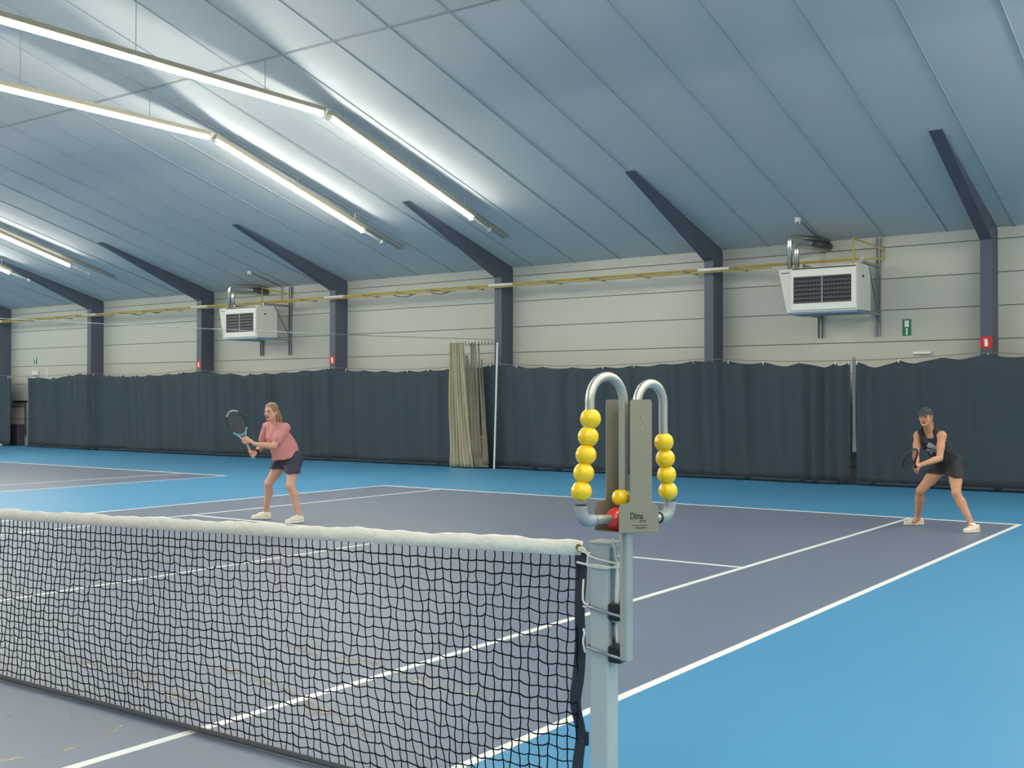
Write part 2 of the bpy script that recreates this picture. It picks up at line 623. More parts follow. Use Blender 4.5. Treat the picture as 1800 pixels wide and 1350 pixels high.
def lamp_run(X, p0, p1, label, tail=None, wires=(), cat='lamp'):
    """p = (y,z) of the tube axis at both ends"""
    root = empty('strip_lamp', (X, 0, 0))
    a, b = Vector((0, *p0)), Vector((0, *p1))
    t = (b - a).normalized()
    n = Vector((0, -t.z, t.y))
    if n.z < 0:
        n = -n
    L = (b - a).length

    def obox(s0, s1, n0, n1, hw, mb_):
        vs = []
        for s_ in (s0, s1):
            for nn in (n0, n1):
                for x in (-hw, hw):
                    q = a + t * s_ + n * nn
                    vs.append((x, q.y, q.z))
        mb_.add(vs, [(0, 2, 3, 1), (4, 5, 7, 6), (0, 1, 5, 4), (2, 6, 7, 3), (0, 4, 6, 2), (1, 3, 7, 5)])
    ho = MB()
    obox(-.03, L + .03, .050, .12, .052, ho)
    obox(-.03, L + .03, .038, .052, .064, ho)
    ho.build('housing', MT['housing'], root)
    tu = MB()
    tu.tube([a + t * .02, b - t * .02], .036, 10, ref=(0, 0, 1))
    for q in range(10):
        tu.mi[q] = 1 if q in (0, 1, 8, 9) else 0        # frosted lower part, dimmer back of the tube
    tu.build('light_tube', [MT['tube'], MT['tube_back']], root, smooth=True)
    for s0, s1 in ((-.03, .02), (L - .02, L + .03)):
        e = MB()
        obox(s0, s1, -.04, .05, .045, e)
        e.build('end_cap', MT['white'], root)
    if tail:
        q = a + t * (L + .03) + n * .02
        e = MB()
        e.tube([q, q + t * tail], .028, 8)
        e.ball(q + t * (tail + .03), .05, 10, 8)
        e.build('cable_tail', MT['white'], root, smooth=True)
    for y in wires:
        z0 = p0[1] + (p1[1] - p0[1]) * (y - p0[0]) / (p1[0] - p0[0])
        e = MB()
        e.tube([(0, y, z0 + .12), (0, y, zc(y) - (.026 if abs(abs(y) - 8.88) < .1 else .004))], .006, 5)
        e.build('suspension_wire', MT['galv'], root)
    lab = label
    tag(root, lab, cat)
    return root


names = {-5.43: 'nearest', -8.47: 'second', -19.58: 'third', -22.62: 'fourth'}
for X in LAMPX:
    nm = {-5.43: 'upper of the two long strip lamps at top left, hung on wires',
          -8.47: 'lower of the two long strip lamps at top left, hung on wires'}.get(X)
    lamp_run(X, (-LY, LZ), (LY, LZ), nm or 'level strip lamp under the ridge, outside the view', wires=(-8.88, -6.4, -3, 0, 3, 6.4, 8.88))['group'] = 'level strip lamps' if nm else 'level strip lamps outside the view'
    nm = {-5.43: 'sloping strip lamp under the ceiling, longest and nearest of the lit slopes',
          -8.47: 'sloping strip lamp just left of and behind the nearest sloping one',
          -19.58: 'short lit strip lamp near the left edge above the second column',
          -22.62: 'farthest strip lamp, its end barely showing at the left edge'}.get(X)
    o = lamp_run(X, (LY + .16, LZ - .03), (14.45, 5.30), nm or 'sloping strip lamp outside the view', tail=.55, wires=(10.7, 12.5, 14.2))
    o['group'] = 'sloping strip lamps' if nm else 'sloping strip lamps outside the view'
    o = lamp_run(X, (-LY - .16, LZ - .03), (-14.45, 5.30), 'sloping strip lamp on the side behind the camera', tail=.55, wires=(-10.7, -12.5, -14.2))
    o['group'] = 'sloping strip lamps behind the camera'

# galvanised tray that runs on under the ceiling past each visible sloping lamp
for X, lb in ((-5.43, 'thin grey cable tray end under the ceiling, past the nearest sloping lamp'),
              (-8.47, 'thin grey cable tray end under the ceiling, past the second sloping lamp'),
              (-19.58, 'thin grey cable tray end under the ceiling, far left'),
              ):
    t = MB()
    y0, y1 = 10.3, 16.1
    q = [(y0, zc(y0) - .015), (y1, zc(y1) - .015), (y1, zc(y1) - .06), (y0, zc(y0) - .06)]
    t.prism(q, 'x', -.08, .08)
    o = t.build('cable_tray', MT['tray'])
    o.location.x = X - .35
    tag(o, lb, 'cable tray')

# ---------------------------------------------------------------- backdrop curtains
def wire_z(x):
    u = ((x - 3.85) / 5.365) % 1.0
    return 2.43 - .10 * (1 - (2 * u - 1) ** 2)


def curtain(x0, x1, label, Y=17.1, seed=1, gather=(), hang=()):
    rnd = random.Random(seed)
    root = empty('backdrop_curtain', ((x0 + x1) / 2, Y, 0))
    ox, oy = (x0 + x1) / 2, Y
    # hook positions
    hooks = [x0 + .02]
    while hooks[-1] < x1 - .5:
        hooks.append(min(x1 - .02, hooks[-1] + .72 + rnd.uniform(-.06, .06)))
    if x1 - hooks[-1] > .06:
        hooks.append(x1 - .02)
    extra = {}
    n = int((x1 - x0) / .045) + 1
    nz = 16
    xs = [x0 + (x1 - x0) * i / (n - 1) for i in range(n)]
    ph = [rnd.uniform(0, 6.28) for _ in range(8)]
    folds = [(x0 + rnd.random() * (x1 - x0), rnd.uniform(.05, .14), rnd.uniform(.03, .08)) for _ in range(int((x1 - x0) / .55))]
    mb_ = MB()
    for j in range(nz + 1):
        tz = j / nz
        for i, x in enumerate(xs):
            k = max(0, min(len(hooks) - 2, sum(1 for h_ in hooks if h_ <= x) - 1))
            a, b = hooks[k], hooks[k + 1]
            u = (x - a) / max(1e-4, b - a)
            gap = (b - a)
            sag = .035 + .05 * (rnd.random() < -1)
            for gx, gw, gs in hang:
                sag += gs * math.exp(-((x - gx) / gw) ** 2)
            top = wire_z(x) - .03 - sag * math.sin(PI * max(0, min(1, u)))
            z = .03 + (top - .03) * tz
            if 0 < tz < .2:
                z += .035 * math.sin(x * 1.9 + ph[4]) * math.sin(PI * tz / .2)
            y = .045 * math.sin(x * 2.1 + ph[0] + .5 * tz) + .018 * math.sin(x * 17 + ph[5] + 2.5 * tz) * (.35 + .65 * math.sin(x * .9 + ph[6]) ** 2) + .022 * math.sin(x * 5.3 + ph[1] + tz) + .012 * math.sin(x * 9.7 + ph[2] + 1.5 * tz)
            for fx, fwid, fa in folds:
                y -= fa * math.exp(-((x - fx - .06 * (1 - tz)) / fwid) ** 2) * (.5 + .5 * tz)
            for gx, gw, ga in gather:
                e = math.exp(-((x - gx) / gw) ** 2)
                y += ga * e * math.sin((x - gx) * 26 + .8 * tz)
            y += .03 * math.sin(x * 1.3 + ph[3]) * (1 - tz)
            mb_.v.append((x - ox, y, z))
    for j in range(nz):
        for i in range(n - 1):
            mb_.f.append([j * n + i, j * n + i + 1, (j + 1) * n + i + 1, (j + 1) * n + i])
            mb_.mi.append(0 if j > 0 else 1)
    o = mb_.build('curtain_cloth', [MT['curtain'], MT['curtain_hem']], root, smooth=True)
    md = o.modifiers.new('thick', 'SOLIDIFY')
    md.thickness = .006
    # hooks: small white clips
    for hx in hooks:
        h_ = MB()
        z = wire_z(hx)
        h_.tube([(hx - ox, 0, z - .014), (hx - ox, -.012, z - .03), (hx - ox, -.01, z - .075)], .011, 5)
        h_.build('hook', MT['signwhite'], root)
    # bottom weight hem
    hb = MB()
    pts = [(x - ox, .035 * math.sin(x * 2.1 + ph[0]) + .03 * math.sin(x * 1.3 + ph[3]) - .02, .045) for x in xs[::6]]
    hb.tube(pts, .03, 6, sx=.8)
    hb.build('weighted_hem', MT['curtain_hem'], root, smooth=True)
    tag(root, label, 'curtain', 'dark backdrop curtains')
    return root


curtain(-38.0, -27.06, 'dark backdrop curtain at the left edge, left of the coat hooks', seed=3)
curtain(-26.05, -7.75, 'long dark backdrop curtain between the coat hooks and the beige net', seed=11,
        gather=((-25.8, .35, .05),), hang=((-24.6, .3, .10), (-15.4, .15, .06)))
curtain(-7.68, 1.49, 'dark backdrop curtain between the beige net and the narrow gap', seed=5,
        gather=((.9, .5, .05), (1.4, .12, .03)), hang=((1.1, .2, .10), (.3, .3, .04)))
curtain(1.60, 8.6, 'dark backdrop curtain right of the narrow gap, behind the player in black', seed=23,
        gather=((1.72, .2, .03),), hang=((1.9, .25, .08), (2.5, .3, .06), (3.4, .3, .03)))
curtain(8.7, 19.5, 'dark backdrop curtain outside the view on the right', seed=29)
# wire that carries the curtains
wm = MB()
wm.tube([(XL + .05 + i * .25, 17.1, wire_z(XL + .05 + i * .25) + .0) for i in range(int((XR - XL - .1) / .25))], .008, 5)
tag(wm.build('curtain_wire', MT['galv']), 'thin sagging steel wire that carries the dark curtains along the wall', 'wire')
for i in range(0, 0):
    pass
# curtain along the wall behind the camera (one plain run)
o = curtain(-39.0, 19.5, 'dark backdrop curtain along the wall behind the camera', seed=41)
o.rotation_euler = (0, 0, PI)
o.location = (-9.75, -17.1, 0)

# pale strip standing in for the wall seen through the gap between two curtains
g = MB()
g.prism([(-.035, .62), (.05, .62), (.03, .95), (.022, 2.4), (-.03, 2.4), (-.03, .95)], 'y', -.01, .01)
o = g.build('gap_wall_strip', mat('gap_wall_grey', srgb(150, 156, 156), .8, var=.1))
o.location = (1.545, 17.16, 0)
tag(o, 'narrow pale grey strip standing in for the wall seen between two dark curtains', 'strip')

# ---------------------------------------------------------------- beige divider net and its cable
def divider_net():
    root = empty('divider_net', (-7.3, 16.84, 0))
    SH = mat('sheer_net', srgb(150, 144, 124), .85, var=.15, scale=12, alpha=.5)

    def bunch(xa0, xa1, xb0, xb1, ztop, zbot, amp, nf, name, seed, y0=0.0, prof=None):
        rnd = random.Random(seed)
        n, nz = nf * 8 + 1, 26
        m_ = MB()
        for j in range(nz + 1):
            t_ = j / nz
            e = t_ if prof is None else prof(t_)
            a = xa0 + (xb0 - xa0) * e
            b = xa1 + (xb1 - xa1) * e
            for i in range(n):
                u = i / (n - 1)
                y = y0 + amp * math.sin(u * nf * 2 * PI + .6 * math.sin(3 * t_)) * (1 - .4 * t_ * (u)) + .01 * math.sin(9 * t_ + 5 * u)
                x = a + (b - a) * u + .012 * math.sin(u * nf * 2 * PI * .7 + 4 * t_)
                z = ztop + (zbot - ztop) * t_ + (.02 * abs(math.sin(u * nf * PI)) if j == 0 else 0)
                m_.v.append((x + 7.3, y, z))
        for j in range(nz):
            for i in range(n - 1):
                m_.f.append([j * n + i, j * n + i + 1, (j + 1) * n + i + 1, (j + 1) * n + i])
                m_.mi.append(0)
        o_ = m_.build(name, MT['net_beige'] if name == 'net_bundle' else SH, root, smooth=True)
        md_ = o_.modifiers.new('thick', 'SOLIDIFY')
        md_.thickness = .008
        return o_
    bunch(-7.94, -7.50, -7.93, -7.22, 2.90, .02, .05, 7, 'net_bundle', 2, prof=lambda t: t ** 1.6)
    bunch(-7.34, -7.17, -7.35, -6.98, 2.88, .30, .03, 3, 'net_fold', 4, .02, prof=lambda t: t ** 1.3)
    bunch(-7.5, -7.42, -7.4, -7.0, 2.6, .05, .03, 3, 'net_fold', 5, .04, prof=lambda t: t ** .8)
    bunch(-7.12, -7.09, -6.98, -6.86, 2.86, .12, .02, 1, 'net_fold', 6, .03)
    bunch(-7.02, -7.0, -6.86, -6.82, 2.5, .12, .02, 1, 'net_fold', 8, .03)
    # low sheer bottom that links them
    bunch(-7.45, -6.9, -7.3, -6.82, .75, .03, .02, 3, 'net_foot', 9, .05)
    # rings
    for k in range(10):
        cx_ = .02 + k * .095 - .22 + .0
        r = MB()
        pts = [(cx_ + .05 * math.cos(a), 0, 2.93 - .0 + .09 * math.sin(a)) for a in [PI + PI * q / 8 for q in range(9)]]
        r.tube(pts, .006, 5)
        r.build('hanging_loop', MT['netcord'], root)
    tag(root, 'beige netting curtain bunched up in front of the dark curtains', 'net curtain')
    return root


divider_net()
cb = MB()
cb.tube([(-7.0, 17.3 - 34.6 * i / 60, 2.75 + .24 * ((17.3 - 34.6 * i / 60) / 17.3) ** 2) for i in range(61)], .006, 5)
tag(cb.build('divider_cable', MT['galv']), 'thin steel cable crossing the hall from the beige net curtain', 'cable')
pb = MB()
pb.tube([(-6.64, 16.98, 2.90), (-6.68, 16.98, 1.5), (-6.73, 16.98, 0.0)], .022, 8)
tag(pb.build('white_pole', MT['white']), 'thin white pole standing right of the beige netting curtain', 'pole')

# ---------------------------------------------------------------- gas pipe
gp = empty('gas_pipe', (0, 17.22, 4.23))
m_ = MB()
m_.tube([(-39.5, 0, .02), (1.62, 0, .02)], .026, 8)
m_.build('yellow_pipe', MT['yellow_pipe'], gp, smooth=True)
m_ = MB()
m_.tube([(-39.5, -.02, -.035), (-.1, -.02, -.035)], .014, 6)
m_.build('thin_line', MT['yellow_pipe'], gp, smooth=True)
for i in range(1, 8):
    X = 3.951 - 5.365 * i
    s_ = MB()
    s_.tube([(X - .29, 0, .02), (X + .40, 0, .02)], .034, 8)
    s_.build('pipe_sleeve', MT['white'], gp, smooth=True)
for k in range(36):
    x = 1.4 - k * 1.13
    if min(abs(x - (3.951 - 5.365 * i)) for i in range(8)) < .45 or -15.9 < x < -14.1 or .2 < x < 1.9:
        continue
    s_ = MB()
    s_.tube([(x - .025, 0, .012), (x + .025, 0, .012)], .038, 8)
    s_.box2((x - .015, 0, -.01), (x + .015, .555, .02))
    s_.build('pipe_clip', MT['galv'], gp)
for a, b, d in ((-10.1, -9.2, .09), (-8.9, -8.1, .08), (-20.6, -19.9, .08), (-19.7, -19.1, .06)):
    s_ = MB()
    s_.tube([(a + (b - a) * q / 8, -.02, -.02 - d * math.sin(PI * q / 8)) for q in range(9)], .008, 5)
    s_.build('sagging_cable', MT['netcord'], gp)
tag(gp, 'yellow gas pipe running along the back wall above the curtains', 'pipe')

# ---------------------------------------------------------------- air heaters
def heater():
    root = empty('wall_heater', (0, 17.79, 0))
    Y0 = 16.56 - 17.79
    Y1 = 17.27 - 17.79
    b = MB()
    # body: slanted left cheek (box tapering downward on the left)
    fr = [(.30, 4.06), (1.82, 4.09), (1.82, 3.24), (.47, 3.24)]
    bk = [(.42, 4.09), (1.82, 4.11), (1.82, 3.26), (.55, 3.26)]
    b.add([(x, Y0, z) for x, z in fr] + [(x, Y1, z) for x, z in bk],
          [(0, 1, 2, 3), (7, 6, 5, 4), (0, 4, 5, 1), (1, 5, 6, 2), (2, 6, 7, 3), (3, 7, 4, 0)])
    b.build('casing', mat('heater_enamel', srgb(212, 212, 204), .4, var=.02), root)
    f = MB()
    yf = Y0 - .03
    for (x0, x1, z0, z1) in ((.56, 1.80, 3.90, 4.03), (.56, 1.80, 3.27, 3.40), (.56, .605, 3.40, 3.90), (1.705, 1.80, 3.40, 3.90)):
        f.box2((x0, yf, z0), (x1, Y0 + .005, z1), bev=.006)
    f.build('outlet_frame', MT['white'], root)
    s_ = MB()
    s_.box2((.58, Y0 - .012, 4.045), (1.78, Y0 + .0, 4.062))
    s_.build('top_slot', MT['darkhole'], root)
    g_ = MB()
    g_.box2((.605, Y0 - .006, 3.40), (1.705, Y0 + .002, 3.90), m=1)
    for r in range(7):
        z = 3.415 + r * .08
        g_.box2((.612, Y0 - .018, z - .022), (1.70, Y0 - .008, z + .018), m=0)
        for c in range(16):
            x = .65 + c * .066
            g_.box2((x, Y0 - .021, z + .02), (x + .034, Y0 - .012, z + .038), m=0)
    g_.box2((1.147, Y0 - .028, 3.40), (1.165, Y0 - .008, 3.90), m=2)
    g_.build('grille', [MT['dark'], MT['darkhole'], MT['galv']], root)
    u = MB()
    u.box2((.50, Y0 + .01, 3.205), (1.80, Y1, 3.245))
    u.build('underside_panel', mat('heater_underside', srgb(112, 138, 168), .5), root)
    k = MB()
    k.tube([(1.82, Y0 + .28, 3.88), (1.835, Y0 + .28, 3.88)], .025, 8)
    k.build('side_knob', MT['black'], root)
    # badge
    k = MB()
    k.box2((.36, Y0 - .004, 3.985), (.52, Y0, 3.998))
    k.build('badge', MT['print'], root)
    # flues
    fl = MB()
    def elbow(pts):
        fl.tube(pts, .052, 12)
    yA = Y0 + .25
    def bend(p, q, r_, rad=.1, n=5):
        p, q, r_ = Vector(p), Vector(q), Vector(r_)
        d1, d2 = (p - q).normalized(), (r_ - q).normalized()
        a_, b_ = q + d1 * rad, q + d2 * rad
        return [((1 - t) ** 2) * a_ + 2 * t * (1 - t) * q + t * t * b_ for t in [i / n for i in range(n + 1)]]
    def pipe3(p, q, r_, rad=.1, rr=.05):
        m2_ = MB()
        m2_.tube([p] + bend(p, q, r_, rad) + [r_], rr, 12)
        return m2_
    a1 = pipe3((.43, yA, 4.08), (.43, yA, 4.72), (.86, -.03, 4.72))
    a1.build('flue_pipe', MT['chrome'], root, smooth=True)
    a2 = pipe3((.57, yA, 4.08), (.57, yA, 4.54), (.86, -.03, 4.54))
    a2.build('flue_pipe', MT['chrome'], root, smooth=True)
    c_ = MB()
    c_.tube([(.70, -.36, 4.60), (.80, -.16, 4.60)], .1, 12)
    c_.tube([(.80, -.16, 4.60), (.86, 0.0, 4.60)], .075, 12)
    c_.build('flue_collar', MT['dark'], root, smooth=True)
    # wall rails and bracket
    for x, z0, z1 in ((1.82, 2.81, 4.69), (.67, 2.81, 4.2)):
        r = MB()
        r.box2((x - .04, -.07, z0), (x - .028, -.005, z1))
        r.box2((x + .028, -.07, z0), (x + .04, -.005, z1))
        r.box2((x - .04, -.02, z0), (x + .04, -.005, z1))
        r.build('wall_rail', MT['galv'], root)
        r = MB()
        r.box2((x - .025, Y1 - .5, 4.12), (x + .025, -.06, 4.17))
        r.tube([(x, Y1 - .1, 4.12), (x, -.08, 3.35)], .022, 6)
        r.box2((x - .025, Y1 - .02, 3.20), (x + .025, -.06, 3.24))
        r.build('bracket', MT['galv'], root)
    y_ = MB()
    y_.tube([(1.62, Y0 + .35, 4.09), (1.62, Y0 + .35, 4.60), (1.96, -.1, 4.45), (1.96, -.1, 4.27), (1.70, -.5, 4.25)], .018, 6)
    y_.build('gas_branch', MT['yellow_pipe'], root, smooth=True)
    return root


h0 = heater()
tag(h0, 'white wall heater with dark grille, nearer one, between the two right columns', 'heater', 'wall heaters')
h1 = copy_tree(h0)
h1.location.x -= 16.095
tag(h1, 'white wall heater with dark grille, farther one, above the player in pink', 'heater', 'wall heaters')
# the camera on the ceiling above each heater
for X, lb in ((.65, 'small white camera under the ceiling above the nearer heater'), (-14.68, 'small white camera under the ceiling above the farther heater')):
    r = empty('ceiling_camera', (X, 16.65, zc(16.65)))
    m_ = MB()
    m_.tube([(0, 0, .01), (0, 0, -.05)], .055, 12)
    m_.ball((0, 0, -.06), (.055, .055, .05), 12, 8)
    m_.build('dome_housing', MT['signwhite'], r, smooth=True)
    m_ = MB()
    m_.ball((.01, -.035, -.085), (.022, .022, .022), 8, 6)
    m_.build('lens', MT['black'], r, smooth=True)
    m_ = MB()
    m_.tube([(0, .05, -.02), (.06, 1.05, -.315), (.06, 1.1, -.36), (.06, 1.1, -.75)], .014, 6)
    m_.build('conduit', MT['galv'], r)
    tag(r, lb, 'camera', 'ceiling cameras')

# ---------------------------------------------------------------- signs
def flat_sign(name, loc, w_, h, m, label, cat, pict, group=None):
    r = empty(name, loc)
    b = MB()
    b.box((0, 0, 0), (w_, .008, h), bev=.002)
    b.build('sign_plate', m, r)
    pict(r)
    tag(r, label, cat, group)
    return r


def ext_pict(r):
    b = MB()
    b.box2((-.028, -.007, -.07), (.028, -.0045, .035), bev=.001)
    b.prism([(-.02, .035), (.02, .035), (.01, .055), (-.01, .055)], 'y', -.007, -.0045)
    b.box2((-.03, -.007, .055), (.022, -.0045, .066))
    b.box2((-.042, -.007, .02), (-.034, -.0045, .062))
    b.build('extinguisher_symbol', MT['signwhite'], r)


for X, z, lb in ((3.951 - .1, 2.615, 'red square fire extinguisher sign on the rightmost column'),
                 (-12.144 - .1, 2.615, 'red square fire extinguisher sign on the column right of the farther heater'),
                 (-17.509 - .1, 2.585, 'red square fire extinguisher sign on the column left of the farther heater')):
    flat_sign('extinguisher_sign', (X, 17.325, z), .2, .21, MT['red'], lb, 'sign', ext_pict, 'red extinguisher signs')


def aid_pict(r):
    b = MB()
    b.box2((-.04, -.007, .01), (.04, -.0045, .13))
    b.box2((-.014, -.007, -.14), (.014, -.0045, -.01))
    b.build('white_symbol', MT['signwhite'], r)


flat_sign('exit_sign', (2.34, 17.783, 2.96), .16, .31, MT['green'], 'upright green and white sign on the wall right of the nearer heater', 'sign', aid_pict)
flat_sign('exit_sign', (-26.72, 17.783, 2.89), .17, .25, MT['green'], 'small green and white sign on the wall above the coat hooks', 'sign', aid_pict)
b = MB()
b.box((0, 0, 0), (.34, .07, .17), bev=.015)
o = b.build('emergency_light', MT['white'])
o.location = (-26.68, 17.75, 2.47)
tag(o, 'small white emergency light box under the left green sign', 'light')
b = MB()
b.box((0, 0, 0), (.32, .05, .05), bev=.01)
o = b.build('wall_light', MT['signwhite'])
o.location = (2.62, 17.76, 2.47)
tag(o, 'slim white strip on the wall just above the right curtain', 'light')
b = MB()
b.box2((-26.03, 17.75, 2.0), (-25.98, 17.789, 2.68))
tag(b.build('cable_duct', MT['white']), 'short vertical white cable duct on the wall above the left curtain end', 'duct')

# nook with coat hooks at the left
r = empty('coat_rack', (-27.6, 17.79, 1.5))
b = MB()
b.box2((-.38, -.06, -.03), (.40, -.0, .03))
b.tube([(.36, -.08, 0), (.40, -.08, -.4), (.42, -.08, -1.15)], .02, 6)
b.build('rail', MT['black'], r)
for k in range(5):
    h_ = MB()
    x = -.32 + k * .15
    h_.tube([(x, -.05, -.02), (x, -.11, -.10), (x, -.09, -.19), (x, -.15, -.21), (x, -.19, -.13)], .013, 6)
    h_.build('coat_hook', MT['black'], r)
tag(r, 'black coat hook rail on the pale wall between the two left curtains', 'coat rack')
b = MB()
b.box2((-27.82, 17.5, .0), (-27.30, 17.74, .72), bev=.02)
b.box2((-27.76, 17.49, .12), (-27.36, 17.5, .62))
tag(b.build('wall_cabinet', MT['dark']), 'small dark cabinet on the floor under the coat hooks', 'cabinet')
b = MB()
b.ball((0, 0, .16), (.34, .2, .16), 16, 10)
b.ball((.2, -.03, .22), (.15, .12, .1), 12, 8)
o = b.build('sports_bag', MT['black'], smooth=True)
o.location = (-27.75, 17.28, 0)
tag(o, 'black sports bag lying by the left curtain edge', 'bag')
b = MB()
b.ball((0, 0, .05), (.28, .12, .055), 14, 8)
b.box2((-.2, -.08, 0), (.2, .08, .03))
o = b.build('folded_towel', mat('pale_green_cloth', srgb(190, 214, 200), .8), smooth=True)
o.location = (-27.35, 16.80, 0)
tag(o, 'pale green folded towel on the floor left of the curtain', 'towel')

# ---------------------------------------------------------------- tennis net
NETL, NETR = -6.30, 6.262


def net_top(x):
    ax = abs(x)
    # 0.914 at the centre rising to 1.075 at the posts, near straight
    return .905 + (1.077 - .905) * (ax / 6.28) ** 1.12


rn = random.Random(5)
_ph = [rn.uniform(0, 6.28) for _ in range(12)]


def net_pos(x, t):
    """t: 0 at the band, 1 at the floor"""
    top = net_top(x) - .058
    edge = max(0.0, min(1.0, (NETR - abs(x)) / .8))
    bot = .012 + .16 * (1 - edge) ** 2 * 0
    z = top + (bot - top) * t
    bulge = -.085 * (t ** 1.5) * (.35 + .65 * edge)
    y = bulge + .010 * math.sin(2.2 * x + _ph[0]) * math.sin(PI * t)
    dx = .016 * math.sin(6.1 * x + _ph[1] + 3 * t) * t + .010 * math.sin(3.1 * x + _ph[2] - 5 * t) * math.sin(PI * t)
    dx += .075 * max(0, t - .62) ** 1.3 * (1 if x > 0 else -1) * edge * 1.6
    dx += .13 * t ** 1.4 * max(0, min(1, (x - 1.9) / 1.1)) * edge
    dx += .0045 * math.sin(41 * x + 23 * t + _ph[3]) + .004 * math.sin(67 * x - 31 * t + _ph[4])
    dz = .0045 * math.sin(37 * x + 29 * t + _ph[5]) + .008 * math.sin(5.3 * x + 7 * t + _ph[6]) * math.sin(PI * t)
    dz += .0035 * math.sin(83 * x + 11 * t + _ph[7])
    f = min(1, t * 8)
    return Vector((x + dx * f * (.3 + .7 * edge), y, max(.008, z + dz * f * (1 if t < .98 else 0))))


net = empty('tennis_net', (0, 0, 0))
NC = 280
NRW = 22
mb = MB()
R_ = .0031


def grid_pt(i, j):
    x = NETL + .03 + (NETR - NETL - .06) * i / NC
    return net_pos(x, j / NRW)


P_ = {}
for i in range(NC + 1):
    for j in range(NRW + 1):
        P_[i, j] = grid_pt(i, j)
for i in range(NC + 1):
    pts = []
    for j in range(NRW + 1):
        p = P_[i, j]
        pts.append(p)
        if j < NRW:
            q = P_[i, j + 1]
            m2_ = (p + q) / 2
            m2_.x += .0035 * math.sin(i * 2.3 + j * 4.1)
            pts.append(m2_)
    mb.tube(pts, R_, 4, cap=False)
for j in range(1, NRW):
    pts = []
    for i in range(NC + 1):
        p = P_[i, j]
        pts.append(p)
        if i < NC:
            m2_ = (p + P_[i + 1, j]) / 2
            m2_.z -= .003 + .002 * math.sin(i * 3.7 + j)
            pts.append(m2_)
    mb.tube(pts, R_, 4, cap=False)
for i in range(60, NC + 1):
    for j in range(1, NRW):
        p = P_[i, j]
        mb.ball(p, .0052, 5, 4)
mb.build('netting', MT['netcord'], net)
# head band
mb = MB()
N = 420
prof = [(-.5, 0), (-.47, .75), (0, .85), (.45, .95), (.5, 0), (.45, -.95), (0, -.7), (-.47, -.7)]
for i in range(N + 1):
    x = NETL + (NETR - .02 - NETL) * i / N
    zt = net_top(x)
    wob = .0035 * math.sin(9 * x + _ph[8]) + .0025 * math.sin(23 * x + _ph[9]) + .002 * math.sin(51 * x)
    hh = .062 + wob
    zc_ = zt - .031 + wob * .5
    for (a, b_) in prof:
        mb.v.append((x, b_ * (.0085 + .003 * math.sin(31 * x + a * 9) + .002 * math.sin(70 * x + 13 * a)), zc_ + a * hh))
n = len(prof)
for i in range(N):
    for k in range(n):
        k2 = (k + 1) % n
        mb.f.append([i * n + k, (i + 1) * n + k, (i + 1) * n + k2, i * n + k2])
        mb.mi.append(0)
mb.f += [list(range(n)), [N * n + k for k in range(n)][::-1]]
mb.mi += [0, 0]
mb.build('head_band', MT['canvas'], net, smooth=True)
# side strap (right, then left)
for s_ in (1, -1):
    mb = MB()
    rows = 34
    for j in range(rows + 1):
        t = j / rows
        zt = net_top(NETR) - .05
        z = zt + (.16 - zt) * t
        xo = 6.238
        for zz, dd in ((.70, 0), (.46, -.014), (.34, .012), (.24, .004)):
            xo += dd * math.exp(-((z - zz) / .07) ** 2)
        ww = .021 + .002 * math.sin(14 * z)
        yy = -.03 * t ** 1.5 + .004 * math.sin(21 * z)
        for dx, dy in ((-ww, -.006), (ww, -.006), (ww, .006), (-ww, .006)):
            mb.v.append((s_ * (xo + dx), yy + dy - .001, z))
    for j in range(rows):
        for k in range(4):
            k2 = (k + 1) % 4
            mb.f.append([j * 4 + k, j * 4 + k2, (j + 1) * 4 + k2, (j + 1) * 4 + k])
            mb.mi.append(0)
    mb.box((s_ * 6.243, -.004, 1.0), (.05, .016, .035))
    mb.box((s_ * 6.262, -.02, .335), (.04, .012, .05))
    mb.build('side_strap', MT['strap'], net)
# bottom tape, lying just on the floor
mb = MB()
pts = []
for i in range(300):
    x = NETL + .1 + (NETR - .28 - NETL) * i / 299
    p = net_pos(x, 1.0)
    pts.append((p.x + .0, p.y - .012, .018))
mb.tube(pts, .012, 6, sx=1.8)
mb.build('bottom_tape', mat('bottom_tape', srgb(62, 66, 74), .8, var=.5, scale=90), net, smooth=True)
# brass grommet
mb = MB()
mb.tube([(6.236 + .011 * math.cos(a), -.012, 1.047 + .011 * math.sin(a)) for a in [2 * PI * k / 12 for k in range(12)]], .004, 6, closed=True)
mb.build('grommet', mat('brass', srgb(150, 130, 70), .35, metal=.8), net, smooth=True)
# white lacing cord
def cord(pts, r=.0042, name='tie_cord'):
    pts = [Vector(p) for p in pts]
    out = []
    for i in range(len(pts) - 1):
        p0, p1, p2, p3 = pts[max(i - 1, 0)], pts[i], pts[i + 1], pts[min(i + 2, len(pts) - 1)]
        for k in range(6):
            t = k / 6
            out.append(.5 * ((2 * p1) + (-p0 + p2) * t + (2 * p0 - 5 * p1 + 4 * p2 - p3) * t * t + (-p0 + 3 * p1 - 3 * p2 + p3) * t ** 3))
    out.append(pts[-1])
    m = MB()
    m.tube(out, r, 6)
    return m.build(name, MT['cord'], net, smooth=True)


